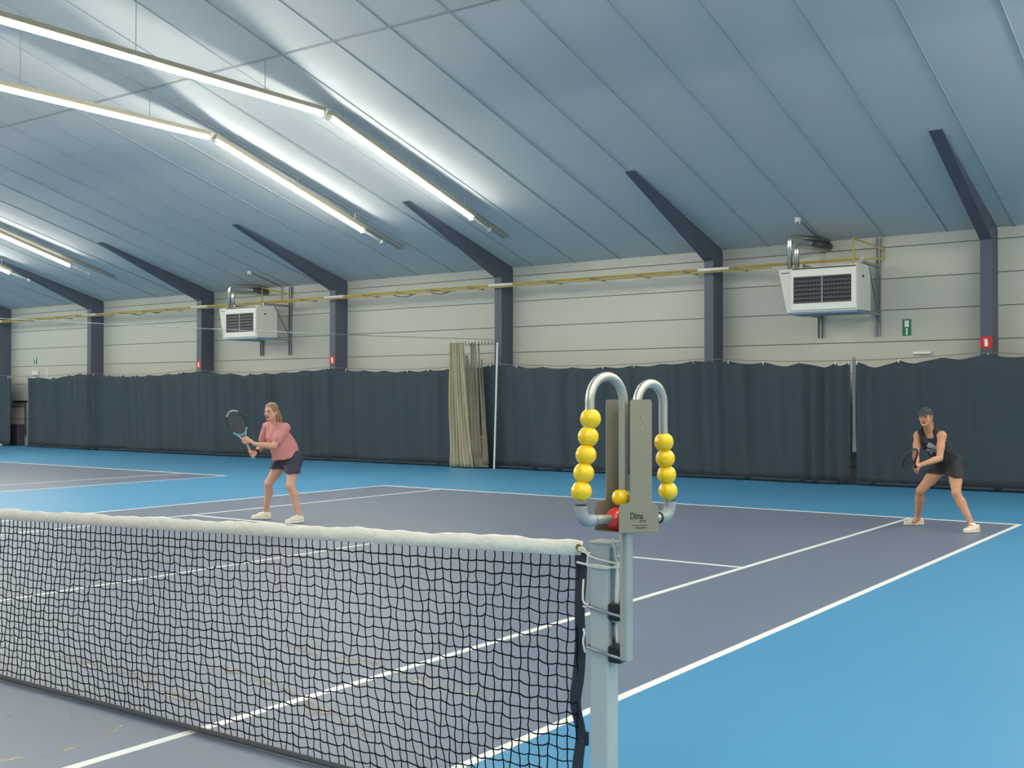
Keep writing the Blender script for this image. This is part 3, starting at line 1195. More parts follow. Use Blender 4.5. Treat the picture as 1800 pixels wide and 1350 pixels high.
cord([(6.236, .01, 1.047), (6.245, -.02, 1.047), (6.268, -.03, 1.049), (6.283, -.045, 1.046), (6.302, -.049, 1.028), (6.34, -.05, 1.018), (6.377, -.05, 1.013), (6.392, -.03, 1.006), (6.396, .0, 1.000), (6.39, .045, 1.0), (6.34, .05, 1.0)])
cord([(6.236, -.016, 1.04), (6.262, -.028, 1.038), (6.285, -.044, 1.036), (6.30, -.049, 1.03), (6.294, -.046, .992), (6.302, -.049, .989), (6.34, -.05, .986), (6.378, -.05, .986), (6.395, -.02, .99), (6.4, .012, .996), (6.394, .02, 1.01)])
cord([(6.24, -.03, .994), (6.302, -.051, .993), (6.345, -.051, .994), (6.38, -.052, .992), (6.396, -.01, .985), (6.402, .02, .985)])
cord([(6.37, .02, 1.084), (6.39, -.03, 1.080), (6.397, -.022, 1.06), (6.397, -.012, 1.02), (6.398, -.004, .99), (6.397, -.01, .90), (6.398, -.012, .80), (6.397, -.004, .705)])
cord([(6.397, -.004, .99), (6.4, .002, .95), (6.4, -.004, .86), (6.399, -.006, .775)])
cord([(6.262, -.02, .93), (6.27, -.036, .90), (6.272, -.04, .86), (6.285, -.046, .845), (6.30, -.05, .848)])
cord([(6.262, -.02, .83), (6.28, -.035, .83), (6.30, -.05, .838)])
cord([(6.262, -.02, .745), (6.272, -.03, .73), (6.27, -.035, .70), (6.275, -.03, .66)])
tag(net, 'black tennis net with a white canvas headband across the near court', 'net')

# net post
def net_post(s_, label):
    r = empty('net_post', (s_ * 6.34, 0, 0))
    b = MB()
    b.box2((-.04, -.04, 0), (.04, .04, 1.075), bev=.006)
    b.build('post_tube', MT['post'], r)
    b = MB()
    b.box2((-.043, -.043, 1.072), (.043, .043, 1.08), bev=.003)
    b.build('top_cap', MT['cap'], r)
    b = MB()
    b.box2((.0405 * s_, -.018, .66), (.044 * s_, .024, 1.06))
    b.build('channel_insert', MT['galv'], r)
    b = MB()
    b.tube([(s_ * .046, -.004, .78), (s_ * .046, -.004, .70)], .005, 6)
    b.build('tension_hook', MT['galv'], r, smooth=True)
    tag(r, label, 'post', 'net posts')
    return r


net_post(1, 'square grey metal net post at the right end of the net')
net_post(-1, 'square grey metal net post at the far left end of the net, outside the view')

# ---------------------------------------------------------------- ball counter score keeper clamped to the post
AN = math.radians(79)
E_ = Vector((math.cos(AN), math.sin(AN), 0))
Nn = Vector((E_.y, -E_.x, 0))
CT = Vector((6.46, -.043, 0))


def D(e, z, n_=0.0):
    return CT + E_ * e + Nn * n_ + Vector((0, 0, z))


dev = empty('score_counter', (0, 0, 0))
b = MB()
b.tube([D(0, .66), D(0, 1.135)], .0238, 20)
o = b.build('support_pole', MT['tubealu'], dev)
autosmooth(o)


def plate(n_, side):
    pts = []
    def arc(cx_, cz, r, a0, a1, k=5):
        for i in range(k + 1):
            a = math.radians(a0 + (a1 - a0) * i / k)
            pts.append((cx_ + r * math.cos(a), cz + r * math.sin(a)))
    # bottom left -> ccw
    pts.append((-.107, 1.135))
    pts.append((.111, 1.122))
    arc(.111 - .022, 1.225 - .022, .022, 0, 90)
    arc(.073 + .014, 1.225 + .014, .014, 270, 180)
    arc(.073 - .012, 1.608 - .012, .012, 0, 90)
    arc(-.046 + .012, 1.608 - .012, .012, 90, 180)
    arc(-.046 - .014, 1.238 + .014, .014, 0, -90)
    arc(-.107 + .022, 1.238 - .022, .022, 90, 180)
    m = MB()
    k = len(pts)
    vs = [D(e, z, n_ - .002) for e, z in pts] + [D(e, z, n_ + .002) for e, z in pts]
    fs = [list(range(k)), list(range(k, 2 * k))[::-1]]
    for i in range(k):
        j = (i + 1) % k
        fs.append([i, i + k, j + k, j])
    m.add(vs, fs)
    return m.build('side_plate', MT['plate'], dev)


plate(.058, 1)
plate(-.058, -1)
b = MB()
vs = [D(e, z, n_) for e in (-.10, .105) for n_ in (-.056, .056) for z in ((1.137 - (e + .107) * .06), (1.137 - (e + .107) * .06) - .004)]
b.add(vs, [(0, 1, 3, 2), (4, 6, 7, 5), (0, 4, 5, 1), (2, 3, 7, 6), (0, 2, 6, 4), (1, 5, 7, 3)])
b.build('base_plate', MT['plate'], dev)
b = MB()
b.tube([D(-.175, 1.183), D(.205, 1.163)], .017, 16)
autosmooth(b.build('cross_bar', MT['tubealu'], dev))


def arch(e0, z0, e1, z1, ei, zib, zap, r=.0172):
    """outer leg from (e0,z0) up to (e1,z1), over the top at height zap, inner leg down at ei to zib"""
    pts = [D(e0, z0), D(e1, z1)]
    ec = (e1 + ei) / 2
    ra = abs(ei - e1) / 2
    zb = zap - ra
    for k in range(0, 17):
        a = PI - PI * k / 16
        zz = zb + ra * 1.0 * math.sin(a)
        base = ec + ra * math.cos(a) * (1 if ei > e1 else -1)
        pts.append(D(base, zz if k > 0 else max(zz, z1 + .01)))
    pts.append(D(ei, zib))
    m = MB()
    m.tube(pts, r, 16)
    return autosmooth(m.build('arched_tube', MT['tubealu'], dev), 50)


arch(-.236, 1.25, -.196, 1.57, -.017, 1.17, 1.691)
arch(.243, 1.225, .213, 1.50, .062, 1.17, 1.668)


def elbow_part(e, z, sgn, zt):
    pts = []
    R = .04
    pts.append(D(e, zt))
    pts.append(D(e, z + R))
    for k in range(1, 9):
        a = PI / 2 * k / 8
        pts.append(D(e + sgn * (R - R * math.cos(a)), z + R - R * math.sin(a)))
    pts.append(D(e + sgn * (R + .022), z))
    m = MB()
    m.tube(pts, .0225, 18)
    o_ = autosmooth(m.build('elbow', MT['elbow'], dev), 50)
    for q0, q1 in ((D(e, zt - .002), D(e, zt + .004)), (D(e + sgn * (R + .02), z), D(e + sgn * (R + .027), z))):
        m = MB()
        m.tube([q0, q1], .0205, 18)
        m.build('seal_ring', MT['black'], o_)


elbow_part(-.242, 1.181, 1, 1.236)
elbow_part(.252, 1.164, -1, 1.222)


def bead(c, m=None, r=.0385, axis=Vector((0, 0, 1))):
    # drilled ball: a sphere with flattened ends round the tube
    mb_ = MB()
    prof_, k = [], 12
    hole = .018
    a0 = math.asin(hole / r)
    for i in range(k + 1):
        a = a0 + (PI - 2 * a0) * i / k
        prof_.append((r * math.sin(a), r * math.cos(a)))
    z = axis.normalized()
    x = z.orthogonal().normalized()
    y = z.cross(x)
    nn_ = 24
    for (rr, h) in prof_:
        for q in range(nn_):
            t = 2 * PI * q / nn_
            mb_.v.append(tuple(c + z * h + (x * math.cos(t) + y * math.sin(t)) * rr))
    for i in range(k):
        for q in range(nn_):
            q2 = (q + 1) % nn_
            mb_.f.append([i * nn_ + q, (i + 1) * nn_ + q, (i + 1) * nn_ + q2, i * nn_ + q2])
            mb_.mi.append(0)
    mb_.f += [list(range(nn_)), [k * nn_ + q for q in range(nn_)][::-1]]
    mb_.mi += [0, 0]
    o_ = mb_.build('counting_bead', m or MT['ballY'], dev, smooth=True)
    o_['label'] = 'red ball' if m else 'yellow ball'
    return o_


axL = (D(-.196, 1.57) - D(-.242, 1.25)).normalized()
for k in range(5):
    t = k / 4
    bead(D(-.240 + .047 * t, 1.286 + (1.54 - 1.286) * t), axis=axL, r=.0372)
axR = (D(.213, 1.5) - D(.243, 1.22)).normalized()
for k in range(4):
    t = k / 3
    bead(D(.241 - .024 * t, 1.261 + (1.447 - 1.261) * t), axis=axR, r=.0367)
bead(D(-.030, 1.252), r=.0335)
bead(D(.062, 1.29), r=.0335)
b = MB()
b.ball(D(-.055, 1.176, 0), .042, 24, 16)
o = b.build('counting_bead', MT['ballR'], dev, smooth=True)
o['label'] = 'red ball'
# rivets on the front plate
for z in (1.548, 1.50):
    b = MB()
    b.tube([D(.014, z, .059), D(.014, z, .063)], .0042, 8)
    b.build('rivet', MT['tubealu'], dev)
# clamps: rubber blocks between post and pole, with hooked bolts round the post
for z0, z1, zb in ((.795, .855, .828), (.640, .70, .675)):
    b = MB()
    b.box2((6.382, -.045, z0), (6.435, .03, z1), bev=.004)
    o_ = b.build('clamp_block', MT['black'], dev)
    b = MB()
    b.tube([(6.292, .05, zb + .012), (6.290, -.04, zb + .012), (6.30, -.052, zb + .011), (6.375, -.055, zb - .002), (6.45, -.055, zb - .012), (6.45, -.0, zb - .012)], .006, 8)
    b.build('hook_bolt', MT['galv'], dev, smooth=True)


def text_mesh(s, size, loc_fn, name, m, parent, bold=0.0):
    cu = bpy.data.curves.new(name, 'FONT')
    cu.body = s
    cu.size = size
    cu.extrude = .0004
    cu.offset = bold
    cu.resolution_u = 3
    o_ = bpy.data.objects.new(name, cu)
    COL.objects.link(o_)
    dg = bpy.context.evaluated_depsgraph_get()
    dg.update()
    me = bpy.data.meshes.new_from_object(o_.evaluated_get(dg))
    bpy.data.objects.remove(o_)
    for v in me.vertices:
        v.co = loc_fn(v.co.x, v.co.y, v.co.z)
    me.materials.clear()
    me.materials.append(m)
    o2 = bpy.data.objects.new(name, me)
    COL.objects.link(o2)
    o2.parent = parent
    return o2


text_mesh('Dima', .034, lambda x, y, z: D(-.050 + x, 1.180 + y - .06 * x, .0602 + z), 'printed_logo', MT['print'], dev, bold=.0006)
text_mesh('SPORT', .014, lambda x, y, z: D(.002 + x, 1.164 + y - .06 * x, .0602 + z), 'printed_logo', MT['print'], dev)
for e0, e1, z0, hh in ((-.034, .044, 1.153, .0022), (-.018, .030, 1.143, .0036)):
    b = MB()
    e = e0
    while e < e1:
        wd = .004 + .004 * abs(math.sin(e * 700))
        q = [D(e_, z_ - .06 * e_, n__) for e_ in (e, e + wd) for z_ in (z0, z0 + hh) for n__ in (.0601, .0606)]
        b.add(q, [(0, 1, 3, 2), (4, 6, 7, 5), (0, 4, 5, 1), (2, 3, 7, 6), (0, 2, 6, 4), (1, 5, 7, 3)])
        e += wd + .0016
    b.build('printed_line', MT['print'], dev)
tag(dev, 'grey score counter with yellow balls on arched tubes, clamped to the net post', 'score counter')
#PLAYERS
# ---------------------------------------------------------------- people: smooth-blended body surfaces
class SDF:
    def __init__(s, lo, hi, h):
        s.lo = np.array(lo, float)
        s.h = h
        s.n = np.ceil((np.array(hi) - s.lo) / h).astype(int) + 1
        s.D = np.full(tuple(s.n), 1.0, np.float32)

    def block(s, lo, hi):
        a = np.clip(np.floor((np.array(lo) - s.lo) / s.h).astype(int), 0, s.n - 1)
        b = np.clip(np.ceil((np.array(hi) - s.lo) / s.h).astype(int) + 1, 1, s.n)
        sl = tuple(slice(a[i], b[i]) for i in range(3))
        ax = [s.lo[i] + s.h * np.arange(a[i], b[i]) for i in range(3)]
        X, Y, Z = np.meshgrid(*ax, indexing='ij', sparse=True)
        return sl, X, Y, Z

    def put(s, sl, d, k, mode='add'):
        A = s.D[sl]
        if mode == 'add':
            if k > 0:
                h_ = np.clip(.5 + .5 * (A - d) / k, 0, 1)
                s.D[sl] = A + (d - A) * h_ - k * h_ * (1 - h_)
            else:
                s.D[sl] = np.minimum(A, d)
        else:                                   # carve
            if k > 0:
                h_ = np.clip(.5 - .5 * (A + d) / k, 0, 1)
                s.D[sl] = A + (-d - A) * h_ + k * h_ * (1 - h_)
            else:
                s.D[sl] = np.maximum(A, -d)

    def cone(s, a, b, ra, rb, k=.02, mode='add', flat=None):
        """rounded cone; flat=(direction, factor) squeezes its section along the direction"""
        a, b = np.array(a, float), np.array(b, float)
        m = max(ra, rb) * 1.05 + k * 1.5 + s.h * 3
        sl, X, Y, Z = s.block(np.minimum(a, b) - m, np.maximum(a, b) + m)
        if s.D[sl].size == 0:
            return s
        ab = b - a
        L2 = max(float(ab @ ab), 1e-9)
        t = np.clip(((X - a[0]) * ab[0] + (Y - a[1]) * ab[1] + (Z - a[2]) * ab[2]) / L2, 0, 1)
        dx, dy, dz = X - a[0] - t * ab[0], Y - a[1] - t * ab[1], Z - a[2] - t * ab[2]
        if flat is not None:
            f = np.array(flat[0], float)
            f /= np.linalg.norm(f)
            q = (dx * f[0] + dy * f[1] + dz * f[2]) * (1 / flat[1] - 1)
            dx, dy, dz = dx + q * f[0], dy + q * f[1], dz + q * f[2]
        d = np.sqrt(dx * dx + dy * dy + dz * dz) - (ra + (rb - ra) * t)
        s.put(sl, d.astype(np.float32), k, mode)
        return s

    def ell(s, c, R, r, k=.02, mode='add'):
        """ellipsoid; R = three axis vectors (rows)"""
        c = np.array(c, float)
        m = max(r) * 1.05 + k * 1.5 + s.h * 3
        sl, X, Y, Z = s.block(c - m, c + m)
        if s.D[sl].size == 0:
            return s
        R = np.array(R, float)
        P = [(X - c[0]) * R[i][0] + (Y - c[1]) * R[i][1] + (Z - c[2]) * R[i][2] for i in range(3)]
        k0 = np.sqrt(sum((P[i] / r[i]) ** 2 for i in range(3)))
        k1 = np.sqrt(sum((P[i] / r[i] ** 2) ** 2 for i in range(3))) + 1e-9
        d = k0 * (k0 - 1) / k1
        s.put(sl, d.astype(np.float32), k, mode)
        return s

    def plane(s, p, n):
        """keeps the half space (x-p).n < 0"""
        n = np.array(n, float)
        n /= np.linalg.norm(n)
        sl, X, Y, Z = s.block(s.lo, s.lo + s.h * s.n)
        d = (X - p[0]) * n[0] + (Y - p[1]) * n[1] + (Z - p[2]) * n[2]
        s.D[sl] = np.maximum(s.D[sl], d.astype(np.float32))
        return s

    def noise(s, fn):
        sl, X, Y, Z = s.block(s.lo, s.lo + s.h * s.n)
        s.D[sl] = s.D[sl] + fn(X, Y, Z).astype(np.float32)
        return s

    def mesh(s):
        """surface nets"""
        D = s.D
        D[0], D[-1], D[:, 0], D[:, -1], D[:, :, 0], D[:, :, -1] = 1, 1, 1, 1, 1, 1
        ins = D < 0
        nx, ny, nz = [q - 1 for q in D.shape]
        cnt = np.zeros((nx, ny, nz), np.int8)
        for dx in (0, 1):
            for dy in (0, 1):
                for dz in (0, 1):
                    cnt += ins[dx:dx + nx, dy:dy + ny, dz:dz + nz]
        cells = np.argwhere((cnt > 0) & (cnt < 8))
        idx = np.full((nx, ny, nz), -1, np.int64)
        idx[tuple(cells.T)] = np.arange(len(cells))
        acc = np.zeros((len(cells), 3))
        num = np.zeros(len(cells))
        cs = [(a, b, c) for a in (0, 1) for b in (0, 1) for c in (0, 1)]
        vals = {c: D[cells[:, 0] + c[0], cells[:, 1] + c[1], cells[:, 2] + c[2]].astype(float) for c in cs}
        for c in cs:
            for ax in range(3):
                if c[ax] == 0:
                    e = list(c)
                    e[ax] = 1
                    v0, v1 = vals[c], vals[tuple(e)]
                    cr = (v0 < 0) != (v1 < 0)
                    t = np.where(cr, v0 / np.where(cr, v0 - v1, 1), 0)
                    p = np.tile(np.array(c, float), (len(cells), 1))
                    p[:, ax] += t
                    acc += p * cr[:, None]
                    num += cr
        V = (cells + acc / num[:, None]) * s.h + s.lo
        F = []
        for ax in range(3):
            o1, o2 = [(1, 2), (2, 0), (0, 1)][ax]
            sa = [slice(None)] * 3
            sb = [slice(None)] * 3
            sa[ax] = slice(0, -1)
            sb[ax] = slice(1, None)
            A, B = ins[tuple(sa)], ins[tuple(sb)]
            for fwd_ in (True, False):
                E = np.argwhere((A & ~B) if fwd_ else (~A & B))
                E = E[(E[:, o1] > 0) & (E[:, o2] > 0)]
                if len(E) == 0:
                    continue
                def cell(d1, d2):
                    q = E.copy()
                    q[:, o1] -= d1
                    q[:, o2] -= d2
                    return idx[q[:, 0], q[:, 1], q[:, 2]]
                quad = np.stack([cell(1, 1), cell(0, 1), cell(0, 0), cell(1, 0)], 1)
                if not fwd_:
                    quad = quad[:, ::-1]
                F.append(quad)
        F = np.concatenate(F)
        F = F[(F >= 0).all(1)]
        return V, F

    def build(s, name, mats, parent, pick=None, origin=(0, 0, 0), smooth_it=2):
        V, F = s.mesh()
        # light relaxation
        for _ in range(smooth_it):
            acc = np.zeros_like(V)
            num = np.zeros(len(V))
            for a in range(4):
                for b in (1, 3):
                    np.add.at(acc, F[:, a], V[F[:, (a + b) % 4]])
                    np.add.at(num, F[:, a], 1)
            V = V * .5 + .5 * acc / np.maximum(num, 1)[:, None]
        me = bpy.data.meshes.new(name)
        V2 = V - np.array(origin)
        me.vertices.add(len(V2))
        me.vertices.foreach_set('co', V2.astype(np.float32).ravel())
        me.loops.add(len(F) * 4)
        me.loops.foreach_set('vertex_index', F.astype(np.int32).ravel())
        me.polygons.add(len(F))
        me.polygons.foreach_set('loop_start', np.arange(0, len(F) * 4, 4, dtype=np.int32))
        me.polygons.foreach_set('loop_total', np.full(len(F), 4, np.int32))
        mats = mats if isinstance(mats, (list, tuple)) else [mats]
        for m in mats:
            me.materials.append(m)
        me.update(calc_edges=True)
        me.validate()
        me.polygons.foreach_set('use_smooth', np.ones(len(me.polygons), bool))
        if pick is not None:
            c = V[F].mean(1)
            me.polygons.foreach_set('material_index', pick(c).astype(np.int32))
        me.update()
        o = bpy.data.objects.new(name, me)
        COL.objects.link(o)
        o.parent = parent
        return o


def V3(*a):
    return np.array(a, float)


def unit(v):
    v = np.array(v, float)
    return v / np.linalg.norm(v)


def lerp(a, b, t):
    return np.array(a, float) * (1 - t) + np.array(b, float) * t


def grip(S, g, axis, n, wrist, elbow, flip=1, rho=.024, open_=0.0, wr=.024):
    """a hand closed round a handle: g point on the handle, axis its direction (towards the thumb),
    n from the handle to the palm"""
    axis = unit(axis)
    n = np.array(n, float)
    n = unit(n - axis * (n @ axis))
    b = np.cross(axis, n) * flip
    pc = g + n * (rho + .010)
    # palm: four metacarpal ridges
    w_ = np.array(wrist, float)
    for i in range(4):
        s_ = (.030, .010, -.010, -.029)[i]
        kn = g + axis * s_ + rho * (math.cos(math.radians(48)) * n + math.sin(math.radians(48)) * b) * 1.15
        S.cone(lerp(w_, pc + axis * s_ * .5 - b * .012, .55), kn, .015, .0115, .012)
    S.ell(pc - b * .004, [axis, b, n], (.040, .030, .016), .012)
    S.cone(w_, pc - b * .01, wr, .020, .018, flat=(n, .8))
    # fingers, unequal, curled round the handle
    Ls = (.95, 1.05, 1.0, .82)
    for i in range(4):
        s_ = (.031, .0105, -.0105, -.030)[i]
        sp = 1.0 - open_ * .45
        angs = [48, 48 + 58 * sp * Ls[i], 48 + 112 * sp * Ls[i], 48 + 158 * sp * Ls[i]]
        rr = [rho * 1.18, rho * (1.22 + open_ * .5), rho * (1.12 + open_ * .5), rho * (1.02 + open_ * .4)]
        pts = [g + axis * (s_ + .003 * j) + rr[j] * (math.cos(math.radians(a)) * n + math.sin(math.radians(a)) * b) for j, a in enumerate(angs)]
        rad = (.0098, .0088, .0080, .0068)
        for j in range(3):
            S.cone(pts[j], pts[j + 1], rad[j], rad[j + 1], .003)
    # thumb from the side of the palm
    tb = pc + axis * .022 - b * .018
    p1 = g + axis * .043 + rho * 1.15 * (math.cos(math.radians(-62)) * n + math.sin(math.radians(-62)) * b)
    p2 = g + axis * .050 + rho * 1.1 * (math.cos(math.radians(-118)) * n + math.sin(math.radians(-118)) * b)
    p3 = g + axis * .052 + rho * 1.05 * (math.cos(math.radians(-160)) * n + math.sin(math.radians(-160)) * b)
    S.cone(tb, p1, .013, .0105, .008)
    S.cone(p1, p2, .0105, .0092, .004)
    S.cone(p2, p3, .0092, .0078, .004)


def head_sdf(S, c, f, l, u, neck, k=.012):
    P = lambda a, b, d: c + f * a + l * b + u * d
    R = [l, f, u]
    S.cone(neck, P(-.03, 0, -.05), .052, .050, .02)
    S.ell(P(-.012, 0, .030), R, (.072, .092, .082), .02)           # cranium
    S.ell(P(.022, 0, -.030), R, (.056, .064, .078), .022)          # face block
    S.cone(P(-.01, .048, -.035), P(.055, .016, -.098), .018, .014, .022)
    S.cone(P(-.01, -.048, -.035), P(.055, -.016, -.098), .018, .014, .022)
    S.ell(P(.074, 0, -.100), R, (.017, .014, .014), .014)          # chin
    for s_ in (1, -1):
        S.ell(P(.060, s_ * .040, -.020), R, (.018, .018, .016), .016)       # cheek
        S.cone(P(.088, s_ * .010, .022), P(.074, s_ * .046, .020), .008, .008, .012)   # brow
        S.ell(P(.092, s_ * .030, .003), R, (.014, .010, .010), .008, 'carve')          # eye socket
        S.ell(P(.081, s_ * .030, .002), R, (.012, .008, .008), .004)                   # lid
        S.ell(P(.094, s_ * .012, -.036), R, (.008, .009, .007), .005)                  # nostril wing
        S.ell(P(-.008, s_ * .073, -.008), R, (.008, .017, .030), .004)                 # ear
        S.ell(P(-.004, s_ * .082, -.006), R, (.006, .009, .016), .002, 'carve')
    S.cone(P(.088, 0, .012), P(.112, 0, -.030), .0075, .0105, .008)                    # nose
    S.ell(P(.086, 0, -.060), R, (.023, .010, .0075), .004)
    S.ell(P(.084, 0, -.075), R, (.020, .010, .0085), .004)
    S.ell(P(.098, 0, -.0675), R, (.017, .012, .0030), .002, 'carve')
    return P


def face_pick(P, c, f, l, u):
    def fn(C):
        d = C - c
        a, b, h_ = d @ f, d @ l, d @ u
        m = np.zeros(len(C), int)
        lip = (a > .07) & (np.abs(b) < .024) & (h_ < -.053) & (h_ > -.083)
        m[lip & ((b / .025) ** 2 + ((h_ + .068) / .0155) ** 2 < 1)] = 1
        return m
    return fn


def eyes_brows(P, R, parent, origin, browm, org=None):
    o3 = Vector(origin)
    for s_ in (1, -1):
        m_ = MB()
        rot = Matrix((Vector(R[0]), Vector(R[1]), Vector(R[2]))).transposed()
        m_.ball(Vector(P(.0815, s_ * .030, .002)) - o3, (.0125, .0085, .0075), 12, 8, R=rot)
        e = m_.build('eye', MT['eyewhite'], parent, smooth=True)
        m_ = MB()
        m_.ball(Vector(P(.0875, s_ * .030 + .001, .002)) - o3, (.0062, .0035, .0060), 10, 8, R=rot)
        m_.build('iris', MT['iris'], e, smooth=True)
        m_ = MB()
        m_.tube([Vector(P(.0965 - .002, s_ * .014, .0225)) - o3, Vector(P(.094, s_ * .030, .0275)) - o3, Vector(P(.082, s_ * .046, .0225)) - o3], [.0028, .003, .0016], 6)
        m_.build('eyebrow', browm, parent, smooth=True)


def shoe(name, heel, toe, parent, origin, ankle, up_=.0, mats=None):
    """trainer: upper with sole and laces"""
    heel, toe = V3(*heel), V3(*toe)
    heel[2] = toe[2] = 0.0
    f = unit(toe - heel)
    u = V3(0, 0, 1)
    l = np.cross(u, f)
    L = .272
    mid = (heel + toe) / 2
    h0 = mid - f * L / 2
    P = lambda a, b, d: h0 + f * (a * L) + l * b + u * d
    lo = np.minimum(P(0, -.07, 0), P(1, .07, 0)) - .06
    hi = np.maximum(P(0, -.07, 0), P(1, .07, 0)) + .06
    lo[2], hi[2] = -.02, .17
    S = SDF(lo, hi, .0045)
    S.cone(P(.16, 0, .045), P(.52, 0, .045), .037, .042, .02, flat=(u, 1.0))
    S.cone(P(.52, 0, .042), P(.84, .004, .032), .044, .036, .02, flat=(u, .75))
    S.cone(P(.12, 0, .05), P(.15, 0, .080), .033, .028, .02)
    S.cone(P(.26, 0, .078), P(.56, 0, .058), .034, .030, .02)
    S.ell(P(.19, 0, .118), [f, l, u], (.045, .028, .026), .006, 'carve')
    S.plane(P(0, 0, .018), -u)
    up_o = S.build(name, mats[0], parent, origin=origin)
    S = SDF(lo, hi, .0045)
    S.cone(P(.13, 0, .018), P(.50, 0, .018), .040, .043, .02, flat=(u, .6))
    S.cone(P(.50, 0, .018), P(.84, .004, .018), .047, .038, .02, flat=(u, .6))
    S.plane(P(0, 0, .002), -u)
    S.plane(P(0, 0, .030), u)
    S.build('sole', mats[1], up_o, origin=origin)
    m_ = MB()
    o3 = Vector(origin)
    for i in range(4):
        a = .36 + .065 * i
        z = .118 - .013 * i
        pts = [Vector(P(a, b, z - abs(b) * .55)) - o3 for b in (-.024, -.01, .01, .024)]
        m_.tube(pts, .0035, 5)
    m_.tube([Vector(P(.33, .0, .122)) - o3, Vector(P(.30, .02, .135)) - o3, Vector(P(.34, .035, .125)) - o3, Vector(P(.33, .0, .122)) - o3, Vector(P(.30, -.02, .135)) - o3, Vector(P(.35, -.034, .12)) - o3], .003, 5)
    m_.build('laces', mats[0], up_o, smooth=True)
    return f, h0


def racket(name, butt, direction, face_n, label, mats, spin=0.0):
    """mats: grip, shaft/top, lower ring accent, strings, side"""
    y = Vector(direction).normalized()
    z = Vector(face_n)
    z = (z - y * z.dot(y)).normalized()
    x = y.cross(z)
    root = empty(name, butt)
    R = Matrix((x, y, z)).transposed()
    Q = lambda a, b, c=0.0: R @ Vector((a, b, c))
    m_ = MB()
    m_.tube([Q(0, 0), Q(0, .005), Q(0, .012), Q(0, .19)], [.014, .0175, .0150, .0145], 8)
    m_.build('grip', mats[0], root)
    cy, A, B = .512, .168, .128
    el = lambda a: (B * math.cos(a), cy + A * math.sin(a))
    m_ = MB()
    for s_ in (1, -1):
        ex, ey = el(-PI / 2 + s_ * .62)
        m_.tube([Q(s_ * .006, .185), Q(s_ * .009, .235), Q(s_ * .022, .285), Q(ex * .72, ey - .035), Q(ex, ey)], [.011, .010, .0085, .0085, .009], 8)
    m_.build('throat', mats[1], root, smooth=True)
    m_ = MB()
    seg = [(-PI / 2 - .95, -PI / 2 + .95, 1), (-PI / 2 + .95, PI / 2 - .75, 2), (PI / 2 - .75, PI / 2 + .75, 0), (PI / 2 + .75, 1.5 * PI - .95, 2)]
    for a0, a1, k in seg:
        pts = [Q(*el(a0 + (a1 - a0) * i / 14)) for i in range(15)]
        m_.tube(pts, .0105, 8, m=k, cap=True)
    m_.build('frame', [mats[1], mats[2], mats[3]], root, smooth=True)
    m_ = MB()
    for i in range(16):
        xx = -B * .93 + 2 * B * .93 * i / 15
        hh = A * .985 * math.sqrt(max(0, 1 - (xx / B) ** 2))
        m_.tube([Q(xx, cy - hh), Q(xx, cy + hh)], .0013, 4)
    for i in range(19):
        yy = -A * .93 + 2 * A * .93 * i / 18
        hh = B * .985 * math.sqrt(max(0, 1 - (yy / A) ** 2))
        m_.tube([Q(-hh, cy + yy, .001), Q(hh, cy + yy, .001)], .0013, 4)
    m_.build('string_bed', mats[4], root)
    tag(root, label, 'racket')
    return root, R


MT['skin1'] = mat('skin_fair', srgb(214, 164, 140), .55, var=.05, scale=14)
MT['skin2'] = mat('skin_tan', srgb(196, 142, 108), .5, var=.05, scale=14)
MT['lip'] = mat('lips', srgb(158, 86, 78), .5)
MT['eyewhite'] = mat('eye_white', srgb(150, 132, 122), .6)
MT['iris'] = mat('iris', srgb(48, 40, 36), .25)
MT['blonde'] = mat('dark_blonde_hair', srgb(150, 122, 88), .6, var=.3, scale=60, bump=.5, bscale=140)
MT['brow1'] = mat('brow_brown', srgb(96, 70, 52), .7)
MT['brown_hair'] = mat('light_brown_hair', srgb(140, 108, 76), .6, var=.3, scale=60, bump=.5, bscale=140)
MT['pink'] = mat('pink_shirt', srgb(206, 138, 136), .8, var=.05, scale=10, bump=.25, bscale=40)
MT['charcoal'] = mat('charcoal_skirt', srgb(58, 60, 74), .75, var=.06, scale=10, bump=.2, bscale=40)
MT['tank'] = mat('black_tank', srgb(34, 35, 40), .75, var=.08, scale=8, bump=.25, bscale=40)
MT['logo'] = mat('logo_grey', srgb(150, 152, 152), .6)
MT['capm'] = mat('dark_cap', srgb(48, 58, 62), .7, var=.08, scale=20)
MT['shoe'] = mat('cream_shoe', srgb(228, 222, 202), .6, var=.05, scale=20)
MT['sole'] = mat('white_sole', srgb(224, 222, 214), .6)
MT['shoe2'] = mat('pale_peach_shoe', srgb(222, 206, 186), .6, var=.06, scale=20)
MT['sole2'] = mat('grey_white_sole', srgb(206, 206, 204), .6)
MT['wristband'] = mat('black_wristband', srgb(24, 24, 28), .8)
MT['skyblue'] = mat('racket_blue', srgb(110, 180, 214), .35)
MT['rk_black'] = mat('racket_black', srgb(26, 28, 34), .35)
MT['rk_grey'] = mat('racket_silver', srgb(176, 182, 188), .35)
MT['string1'] = mat('string_brown', srgb(104, 90, 86), .5)
MT['string2'] = mat('string_black', srgb(40, 44, 48), .5)
MT['griptan'] = mat('grip_tan', srgb(198, 172, 150), .7)


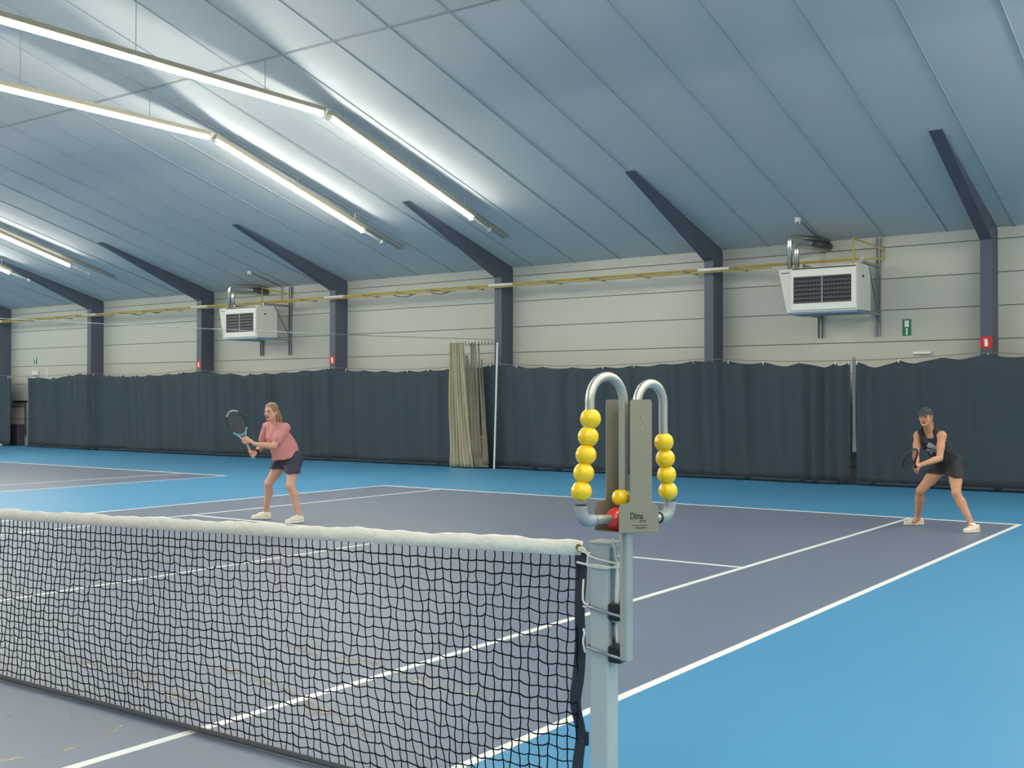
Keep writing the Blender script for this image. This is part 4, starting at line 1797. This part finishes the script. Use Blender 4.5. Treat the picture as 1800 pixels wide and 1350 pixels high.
def body_core(S, J, F, L, sx=1.0):
    U = V3(0, 0, 1)
    tor = unit(V3(*J['neck']) - V3(*J['pelvis']))
    Fn = unit(np.cross(L, tor)) * 1.0
    if Fn @ F < 0:
        Fn = -Fn
    R = [L, Fn, np.cross(L, Fn)]
    j = {k: V3(*v) for k, v in J.items()}
    S.ell(j['pelvis'] + U * .01, R, (.160 * sx, .115, .125), .04)
    S.ell(j['pelvis'] - F * .055 + L * .07 - U * .02, R, (.085, .085, .10), .03)
    S.ell(j['pelvis'] - F * .055 - L * .07 - U * .02, R, (.085, .085, .10), .03)
    S.ell(j['waist'], R, (.128 * sx, .100, .130), .05)
    S.ell(j['chest'], R, (.145 * sx, .105, .150), .05)
    for s_ in (1, -1):
        S.ell(j['chest'] + Fn * .075 + L * .065 * s_ - tor * .01, R, (.058, .052, .060), .03)
    S.cone(j['shR'] + L * .03, j['shL'] - L * .03, .052, .052, .04)
    S.cone(j['neck'] - tor * .02, j['neck'] + tor * .05, .058, .050, .035)
    return j, R, Fn, tor


def limbs(S, j, F, fat=1.0):
    for s in 'RL':
        h_, k_, a_ = j['hip' + s], j['knee' + s], j['ank' + s]
        S.cone(h_, lerp(h_, k_, .55), .088 * fat, .070 * fat, .03)
        S.cone(lerp(h_, k_, .5), k_, .071 * fat, .052, .02)
        S.ell(k_ + F * .012, [V3(1, 0, 0), V3(0, 1, 0), V3(0, 0, 1)], (.047, .050, .055), .015)
        cm = lerp(k_, a_, .30) - F * .018
        S.cone(k_, cm, .049, .055 * fat, .02)
        S.cone(cm, lerp(k_, a_, .72), .055 * fat, .038, .02)
        S.cone(lerp(k_, a_, .65), a_, .040, .033, .015)


def arm(S, j, s, fat=1.0):
    a, b, c = j['sh' + s], j['el' + s], j['wr' + s]
    S.ell(a, [V3(1, 0, 0), V3(0, 1, 0), V3(0, 0, 1)], (.056 * fat, .056 * fat, .056 * fat), .03)
    S.cone(a, lerp(a, b, .5), .051 * fat, .045 * fat, .025)
    S.cone(lerp(a, b, .45), b, .045 * fat, .037, .02)
    S.cone(b, lerp(b, c, .35), .037, .039, .015)
    S.cone(lerp(b, c, .3), c, .039, .025, .015)


# ---- player in pink
def player_pink():
    J = {'pelvis': (-2.446, 6.643, 0.820), 'hipR': (-2.555, 6.655, 0.801), 'hipL': (-2.336, 6.631, 0.809), 'kneeR': (-2.701, 6.520, 0.488),
         'kneeL': (-2.231, 6.463, 0.483), 'ankR': (-2.846, 6.610, 0.092), 'ankL': (-2.166, 6.560, 0.092), 'waist': (-2.464, 6.579, 0.987),
         'chest': (-2.485, 6.500, 1.130), 'neck': (-2.508, 6.465, 1.262), 'shR': (-2.683, 6.478, 1.232), 'shL': (-2.320, 6.455, 1.222),
         'elR': (-2.752, 6.442, 0.975), 'wrR': (-2.668, 6.260, 0.900), 'elL': (-2.364, 6.300, 0.995), 'wrL': (-2.573, 6.175, 1.022)}
    org = V3(-2.5, 6.55, 0)
    root = empty('person', tuple(org))
    F = unit(V3(-.20, -.98, 0))
    L = unit(V3(.98, -.20, 0))
    S = SDF((-3.02, 5.95, .02), (-1.98, 6.90, 1.62), .0055)
    j, R, Fn, tor = body_core(S, J, F, L)
    limbs(S, j, F)
    arm(S, j, 'R', 1.05)
    arm(S, j, 'L', 1.08)
    for s in 'RL':
        S.cone(j['ank' + s], j['ank' + s] + V3(-.02 if s == 'R' else 0, -.05, -.045), .033, .028, .02)
    # racket line
    butt = V3(-2.640, 6.215, 0.832)
    rdir = unit(V3(-2.773, 6.058, 1.262) - butt)
    gR = butt + rdir * .060
    gL = butt + rdir * .262
    nR = unit(V3(.35, .6, -.2))
    grip(S, gR, rdir, j['wrR'] - gR + V3(.04, .02, 0), j['wrR'], j['elR'], flip=-1)
    grip(S, gL, rdir, j['wrL'] - gL, j['wrL'], j['elL'], flip=-1, rho=.027, open_=.45)
    # head, turned towards the left of the picture
    hf = unit(V3(.22, -.97, .0))
    hu = unit(V3(-.02, -.06, 1))
    hl = unit(np.cross(hu, hf))
    hu = np.cross(hf, hl)
    c = V3(-2.500, 6.375, 1.435)
    P = head_sdf(S, c, hf, hl, hu, j['neck'])
    S.build('body', [MT['skin1'], MT['lip']], root, face_pick(P, c, hf, hl, hu), org)
    eyes_brows(P, [hl, hf, hu], root, org, MT['brow1'])
    # hair pulled back, strands at the shoulder
    H = SDF(c - .30, c + .24, .006)
    Rh = [hl, hf, hu]
    H.ell(P(-.018, 0, .038), Rh, (.083, .100, .088), .01)
    H.ell(P(.085, 0, -.045), Rh, (.090, .078, .110), .012, 'carve')
    H.ell(P(.10, 0, .015), Rh, (.068, .068, .062), .01, 'carve')
    H.cone(P(-.06, .02, .0), P(-.125, .02, .0), .045, .030, .02)
    H.cone(P(-.115, .02, .0), P(-.150, .035, -.07), .030, .026, .015)
    H.cone(P(-.150, .035, -.07), P(-.155, .06, -.15), .026, .012, .012)
    H.cone(P(-.05, .062, -.02), P(-.045, .068, -.12), .022, .014, .01)
    H.cone(P(-.05, -.060, -.02), P(-.04, -.062, -.10), .018, .010, .01)
    H.noise(lambda X, Y, Z: .0022 * np.sin(70 * X + 40 * Z) * np.sin(60 * Y + 30 * Z))
    H.build('hair', MT['blonde'], root, origin=org)
    # shirt: loose, hanging away from the belly
    T = SDF((-2.95, 6.10, .66), (-2.05, 6.90, 1.36), .0065)
    T.ell(j['chest'] + tor * .01, R, (.162, .122, .165), .04)
    for s_ in (1, -1):
        T.ell(j['chest'] + Fn * .080 + L * .062 * s_ - tor * .012, R, (.066, .058, .066), .05)
    T.ell(j['waist'], R, (.150, .128, .15), .06)
    T.cone(j['chest'] + Fn * .040 - tor * .02, V3(-2.475, 6.535, .82), .128, .105, .05)
    T.cone(j['waist'], V3(-2.43, 6.60, .84), .150, .172, .06)
    T.cone(j['shR'] + L * .03, j['shL'] - L * .03, .066, .066, .05)
    for s in 'RL':
        a, b = j['sh' + s], j['el' + s]
        T.cone(a, lerp(a, b, .62), .068, .066, .035)
    # hem: dips at the front
    T.plane(V3(-2.50, 6.40, .785), V3(.10, .26, -1))
    T.cone(j['neck'] + Fn * .085 + tor * .045, j['neck'] + tor * .10, .060, .066, .01, 'carve')
    T.noise(lambda X, Y, Z: .0045 * np.sin(26 * X + 9 * Z + 2 * np.sin(11 * Z)) * np.sin(17 * Z - 8 * X) + .002 * np.sin(60 * X - 30 * Z))
    for s in 'RL':
        a, b = j['sh' + s], j['el' + s]
        d = unit(b - a)
        e = lerp(a, b, .60)
        sl, X, Y, Z = T.block(e - .13, e + d * .25 + .13)
        pd = (X - e[0]) * d[0] + (Y - e[1]) * d[1] + (Z - e[2]) * d[2]
        rad = np.sqrt(np.maximum(0, (X - e[0]) ** 2 + (Y - e[1]) ** 2 + (Z - e[2]) ** 2 - pd ** 2))
        cut = np.where(rad < .085, pd, -1)
        T.D[sl] = np.maximum(T.D[sl], cut.astype(np.float32))
    T.build('shirt', MT['pink'], root, origin=org)
    # skirt
    K = SDF((-2.95, 6.30, .60), (-2.05, 6.95, 1.0), .0065)
    K.ell(j['pelvis'] + V3(0, 0, .02), R, (.175, .132, .13), .03)
    for s_ in (1, -1):
        K.ell(j['pelvis'] - F * .045 + L * .06 * s_ - V3(0, 0, .02), R, (.095, .092, .11), .03)
    for s in 'RL':
        h_, k_ = j['hip' + s], j['knee' + s]
        K.cone(h_ + V3(0, 0, .02), lerp(h_, k_, .55), .098, .112, .10)
    K.plane(V3(-2.44, 6.6, .672), V3(-.12, 0.05, -1))
    K.plane(V3(-2.44, 6.6, .93), V3(0, 0, 1))
    K.noise(lambda X, Y, Z: .005 * np.sin(38 * X + 14 * Y) * np.clip((.86 - Z) * 6, 0, 1))
    K.build('skirt', MT['charcoal'], root, origin=org)
    # shoes
    shoe('shoe', (-2.790, 6.640, 0), (-2.985, 6.475, 0), root, org, j['ankR'], mats=(MT['shoe'], MT['sole']))
    shoe('shoe', (-2.140, 6.600, 0), (-2.215, 6.370, 0), root, org, j['ankL'], mats=(MT['shoe'], MT['sole']))
    # wristband and watch
    o3 = Vector(org)
    for nm, w_, e_, r_, m_ in (('wristband', j['wrR'], j['elR'], .033, MT['wristband']), ('watch', j['wrL'], j['elL'], .029, MT['rk_grey'])):
        d = unit(e_ - w_)
        k = MB()
        k.tube([Vector(w_ + d * .015) - o3, Vector(w_ + d * (.06 if nm == 'wristband' else .03)) - o3], r_, 14)
        k.build(nm, m_, root, smooth=True)
    # necklace
    k = MB()
    nb = j['neck'] + tor * .035
    k.tube([Vector(nb + L * .056 * math.cos(a) + (Fn if math.sin(a) > 0 else Fn * .9) * .062 * math.sin(a) - tor * (.045 * max(0, math.sin(a)))) - o3 for a in [2 * PI * q / 24 for q in range(24)]], .002, 5, closed=True)
    k.build('necklace', MT['rk_grey'], root, smooth=True)
    tag(root, 'person in pink T-shirt and dark skirt, crouching slightly and holding a racket up', 'person')
    racket('tennis_racket', tuple(butt), tuple(rdir), (.42, -.88, -.30), 'blue, black and white tennis racket held upright by the person in pink',
           (MT['griptan'], MT['rk_grey'], MT['skyblue'], MT['rk_black'], MT['string1']))


player_pink()


# ---- player in black
def player_black():
    J = {'pelvis': (4.823, 10.920, 0.785), 'hipR': (4.735, 10.927, 0.765), 'hipL': (4.905, 10.889, 0.773), 'kneeR': (4.518, 10.768, 0.465),
         'kneeL': (4.981, 10.633, 0.462), 'ankR': (4.423, 10.977, 0.095), 'ankL': (5.176, 10.576, 0.095), 'waist': (4.768, 10.817, 0.941),
         'chest': (4.705, 10.690, 1.080), 'neck': (4.675, 10.614, 1.198), 'shR': (4.530, 10.640, 1.158), 'shL': (4.818, 10.610, 1.160),
         'elR': (4.526, 10.521, 0.912), 'wrR': (4.600, 10.335, 0.806), 'elL': (4.826, 10.480, 0.888), 'wrL': (4.685, 10.272, 0.825)}
    org = V3(4.8, 10.78, 0)
    root = empty('person', tuple(org))
    F = unit(V3(.12, -.98, 0))
    L = unit(V3(.98, .12, 0))
    S = SDF((4.22, 10.05, .02), (5.40, 11.20, 1.56), .0055)
    j, R, Fn, tor = body_core(S, J, F, L)
    limbs(S, j, F, 1.04)
    arm(S, j, 'R', .98)
    arm(S, j, 'L', 1.02)
    for s in 'RL':
        S.cone(j['ank' + s], j['ank' + s] + V3(-.03, -.05, -.045), .033, .028, .02)
    butt = V3(4.612, 10.335, 0.722)
    rdir = unit(V3(4.655, 9.80, 0.930) - butt)
    gR = butt + rdir * .055
    gL = butt + rdir * .150
    grip(S, gR, rdir, j['wrR'] - gR, j['wrR'], j['elR'], flip=1)
    grip(S, gL, rdir, j['wrL'] - gL, j['wrL'], j['elL'], flip=-1, open_=.1)
    hf = unit(V3(-.02, -.99, .07))
    hu = unit(V3(-.03, -.0, 1))
    hl = unit(np.cross(hu, hf))
    hu = np.cross(hf, hl)
    c = V3(4.664, 10.470, 1.385)
    P = head_sdf(S, c, hf, hl, hu, j['neck'])
    S.build('body', [MT['skin2'], MT['lip']], root, face_pick(P, c, hf, hl, hu), org)
    eyes_brows(P, [hl, hf, hu], root, org, MT['brow1'])
    Rh = [hl, hf, hu]
    H = SDF(c - .28, c + .22, .006)
    H.ell(P(-.022, 0, .022), Rh, (.080, .096, .084), .01)
    H.ell(P(.085, 0, -.045), Rh, (.082, .080, .11), .012, 'carve')
    H.cone(P(-.085, .01, -.01), P(-.125, .03, -.06), .034, .028, .02)
    H.cone(P(-.125, .03, -.06), P(-.115, .05, -.14), .028, .014, .015)
    H.noise(lambda X, Y, Z: .002 * np.sin(70 * X + 40 * Z) * np.sin(60 * Y + 30 * Z))
    H.build('hair', MT['brown_hair'], root, origin=org)
    # cap with a brim
    C_ = SDF(c - .22, c + .24, .005)
    C_.ell(P(-.014, 0, .034), Rh, (.085, .104, .098), .01)
    C_.plane(P(0, 0, .030), -unit(hu * 1.0 - hf * .18))
    C_.build('cap', MT['capm'], root, origin=org)
    B_ = SDF(c - .22, c + .28, .004)
    B_.ell(P(.094, 0, .046), [hl, unit(hf - hu * .42), unit(hu + hf * .42)], (.078, .085, .009), .004)
    B_.ell(P(.090, 0, -.030), [hl, hf, hu], (.045, .05, .040), .01, 'carve')
    B_.ell(P(-.014, 0, .034), Rh, (.07, .09, .09), .0, 'carve')
    B_.build('cap_brim', MT['capm'], root, origin=org)
    # tank top
    T = SDF((4.35, 10.35, .70), (5.15, 11.20, 1.28), .0060)
    T.ell(j['chest'], R, (.156, .116, .158), .04)
    for s_ in (1, -1):
        T.ell(j['chest'] + Fn * .078 + L * .063 * s_ - tor * .012, R, (.064, .057, .064), .04)
        T.cone(j['chest'] + L * .085 * s_ + tor * .05, j['neck'] + L * .088 * s_ - Fn * .005 + tor * .01, .052, .050, .03)
    T.cone(j['neck'] - tor * .06 - L * .06, j['neck'] - tor * .06 + L * .06, .066, .066, .03)
    T.ell(j['waist'], R, (.146, .120, .15), .06)
    T.cone(j['waist'], j['pelvis'] + V3(0, 0, .03), .142, .165, .06)
    for s_ in (1, -1):
        T.cone(j['neck'] + L * .082 * s_ + Fn * .03 + tor * .02, j['chest'] + L * .075 * s_ + Fn * .085 + tor * .06, .040, .045, .02)
    T.plane(V3(4.80, 10.9, .76), V3(0, .25, -1))
    T.cone(j['neck'] + Fn * .055 + tor * .035, j['neck'] + tor * .10, .056, .064, .008, 'carve')
    for s, q in (('R', -1), ('L', 1)):
        T.ell(j['sh' + s] + L * q * .034 + V3(0, 0, -.005), [L, Fn, tor], (.056, .085, .088), .008, 'carve')
    T.noise(lambda X, Y, Z: .004 * np.sin(30 * Z + 12 * X + 10 * Y) * np.sin(14 * X - 9 * Y) + .0018 * np.sin(70 * Z + 30 * Y))
    # three slanted bars printed on the chest
    cc = j['chest'] + tor * .0
    def pick(C):
        d = C - cc
        a, b, h_ = d @ Fn, d @ L, d @ tor
        m = np.zeros(len(C), int)
        fr = a > .05
        u_ = (b * .80 - h_ * .60)      # along the bars, down to the right
        v_ = (b * .60 + h_ * .80)      # across the bars
        m[fr & (v_ > -.005) & (v_ < .040) & (u_ > -.085) & (u_ < .070)] = 1
        m[fr & (v_ > -.060) & (v_ < -.018) & (u_ > -.065) & (u_ < .050)] = 1
        m[fr & (v_ > -.105) & (v_ < -.072) & (u_ > -.03) & (u_ < .045) & (((u_ - .005) ** 2 + (v_ + .088) ** 2) > .0001)] = 1
        m[fr & (((u_ - .075) ** 2 + (v_ + .030) ** 2) < .0006) & (((u_ - .075) ** 2 + (v_ + .030) ** 2) > .00012)] = 1
        return m
    T.build('tank_top', [MT['tank'], MT['logo']], root, pick, org)
    K = SDF((4.30, 10.55, .52), (5.30, 11.25, .95), .0065)
    K.ell(j['pelvis'] + V3(0, 0, .02), R, (.178, .136, .13), .03)
    for s_ in (1, -1):
        K.ell(j['pelvis'] - F * .055 + L * .07 * s_ - V3(0, 0, .02), R, (.102, .100, .12), .03)
    for s in 'RL':
        h_, k_ = j['hip' + s], j['knee' + s]
        K.cone(h_ + V3(0, 0, .02), lerp(h_, k_, .5), .108, .106, .07)
    K.plane(V3(4.83, 10.85, .672), V3(-.10, .05, -1))
    K.plane(V3(4.8, 10.9, .90), V3(0, 0, 1))
    K.noise(lambda X, Y, Z: .004 * np.sin(38 * X + 14 * Y) * np.clip((.80 - Z) * 6, 0, 1))
    K.build('skirt', MT['tank'], root, origin=org)
    shoe('shoe', (4.470, 11.060, 0), (4.270, 10.890, 0), root, org, j['ankR'], mats=(MT['shoe2'], MT['sole2']))
    shoe('shoe', (5.240, 10.660, 0), (5.105, 10.450, 0), root, org, j['ankL'], mats=(MT['shoe2'], MT['sole2']))
    o3 = Vector(org)
    for s in 'RL':
        k = MB()
        a = j['ank' + s]
        k.tube([Vector(a + V3(0, 0, -.02)) - o3, Vector(a + V3(0, 0, .025)) - o3], .039, 14)
        k.build('sock', MT['signwhite'], root, smooth=True)
    tag(root, 'person in black tank top, dark cap and black skirt, knees bent wide', 'person')
    racket('tennis_racket', tuple(butt), tuple(rdir), (-.84, .125, .514), 'dark tennis racket held low by the person in the black tank top',
           (MT['rk_black'], MT['rk_black'], MT['rk_black'], MT['rk_black'], MT['string2']))


player_black()
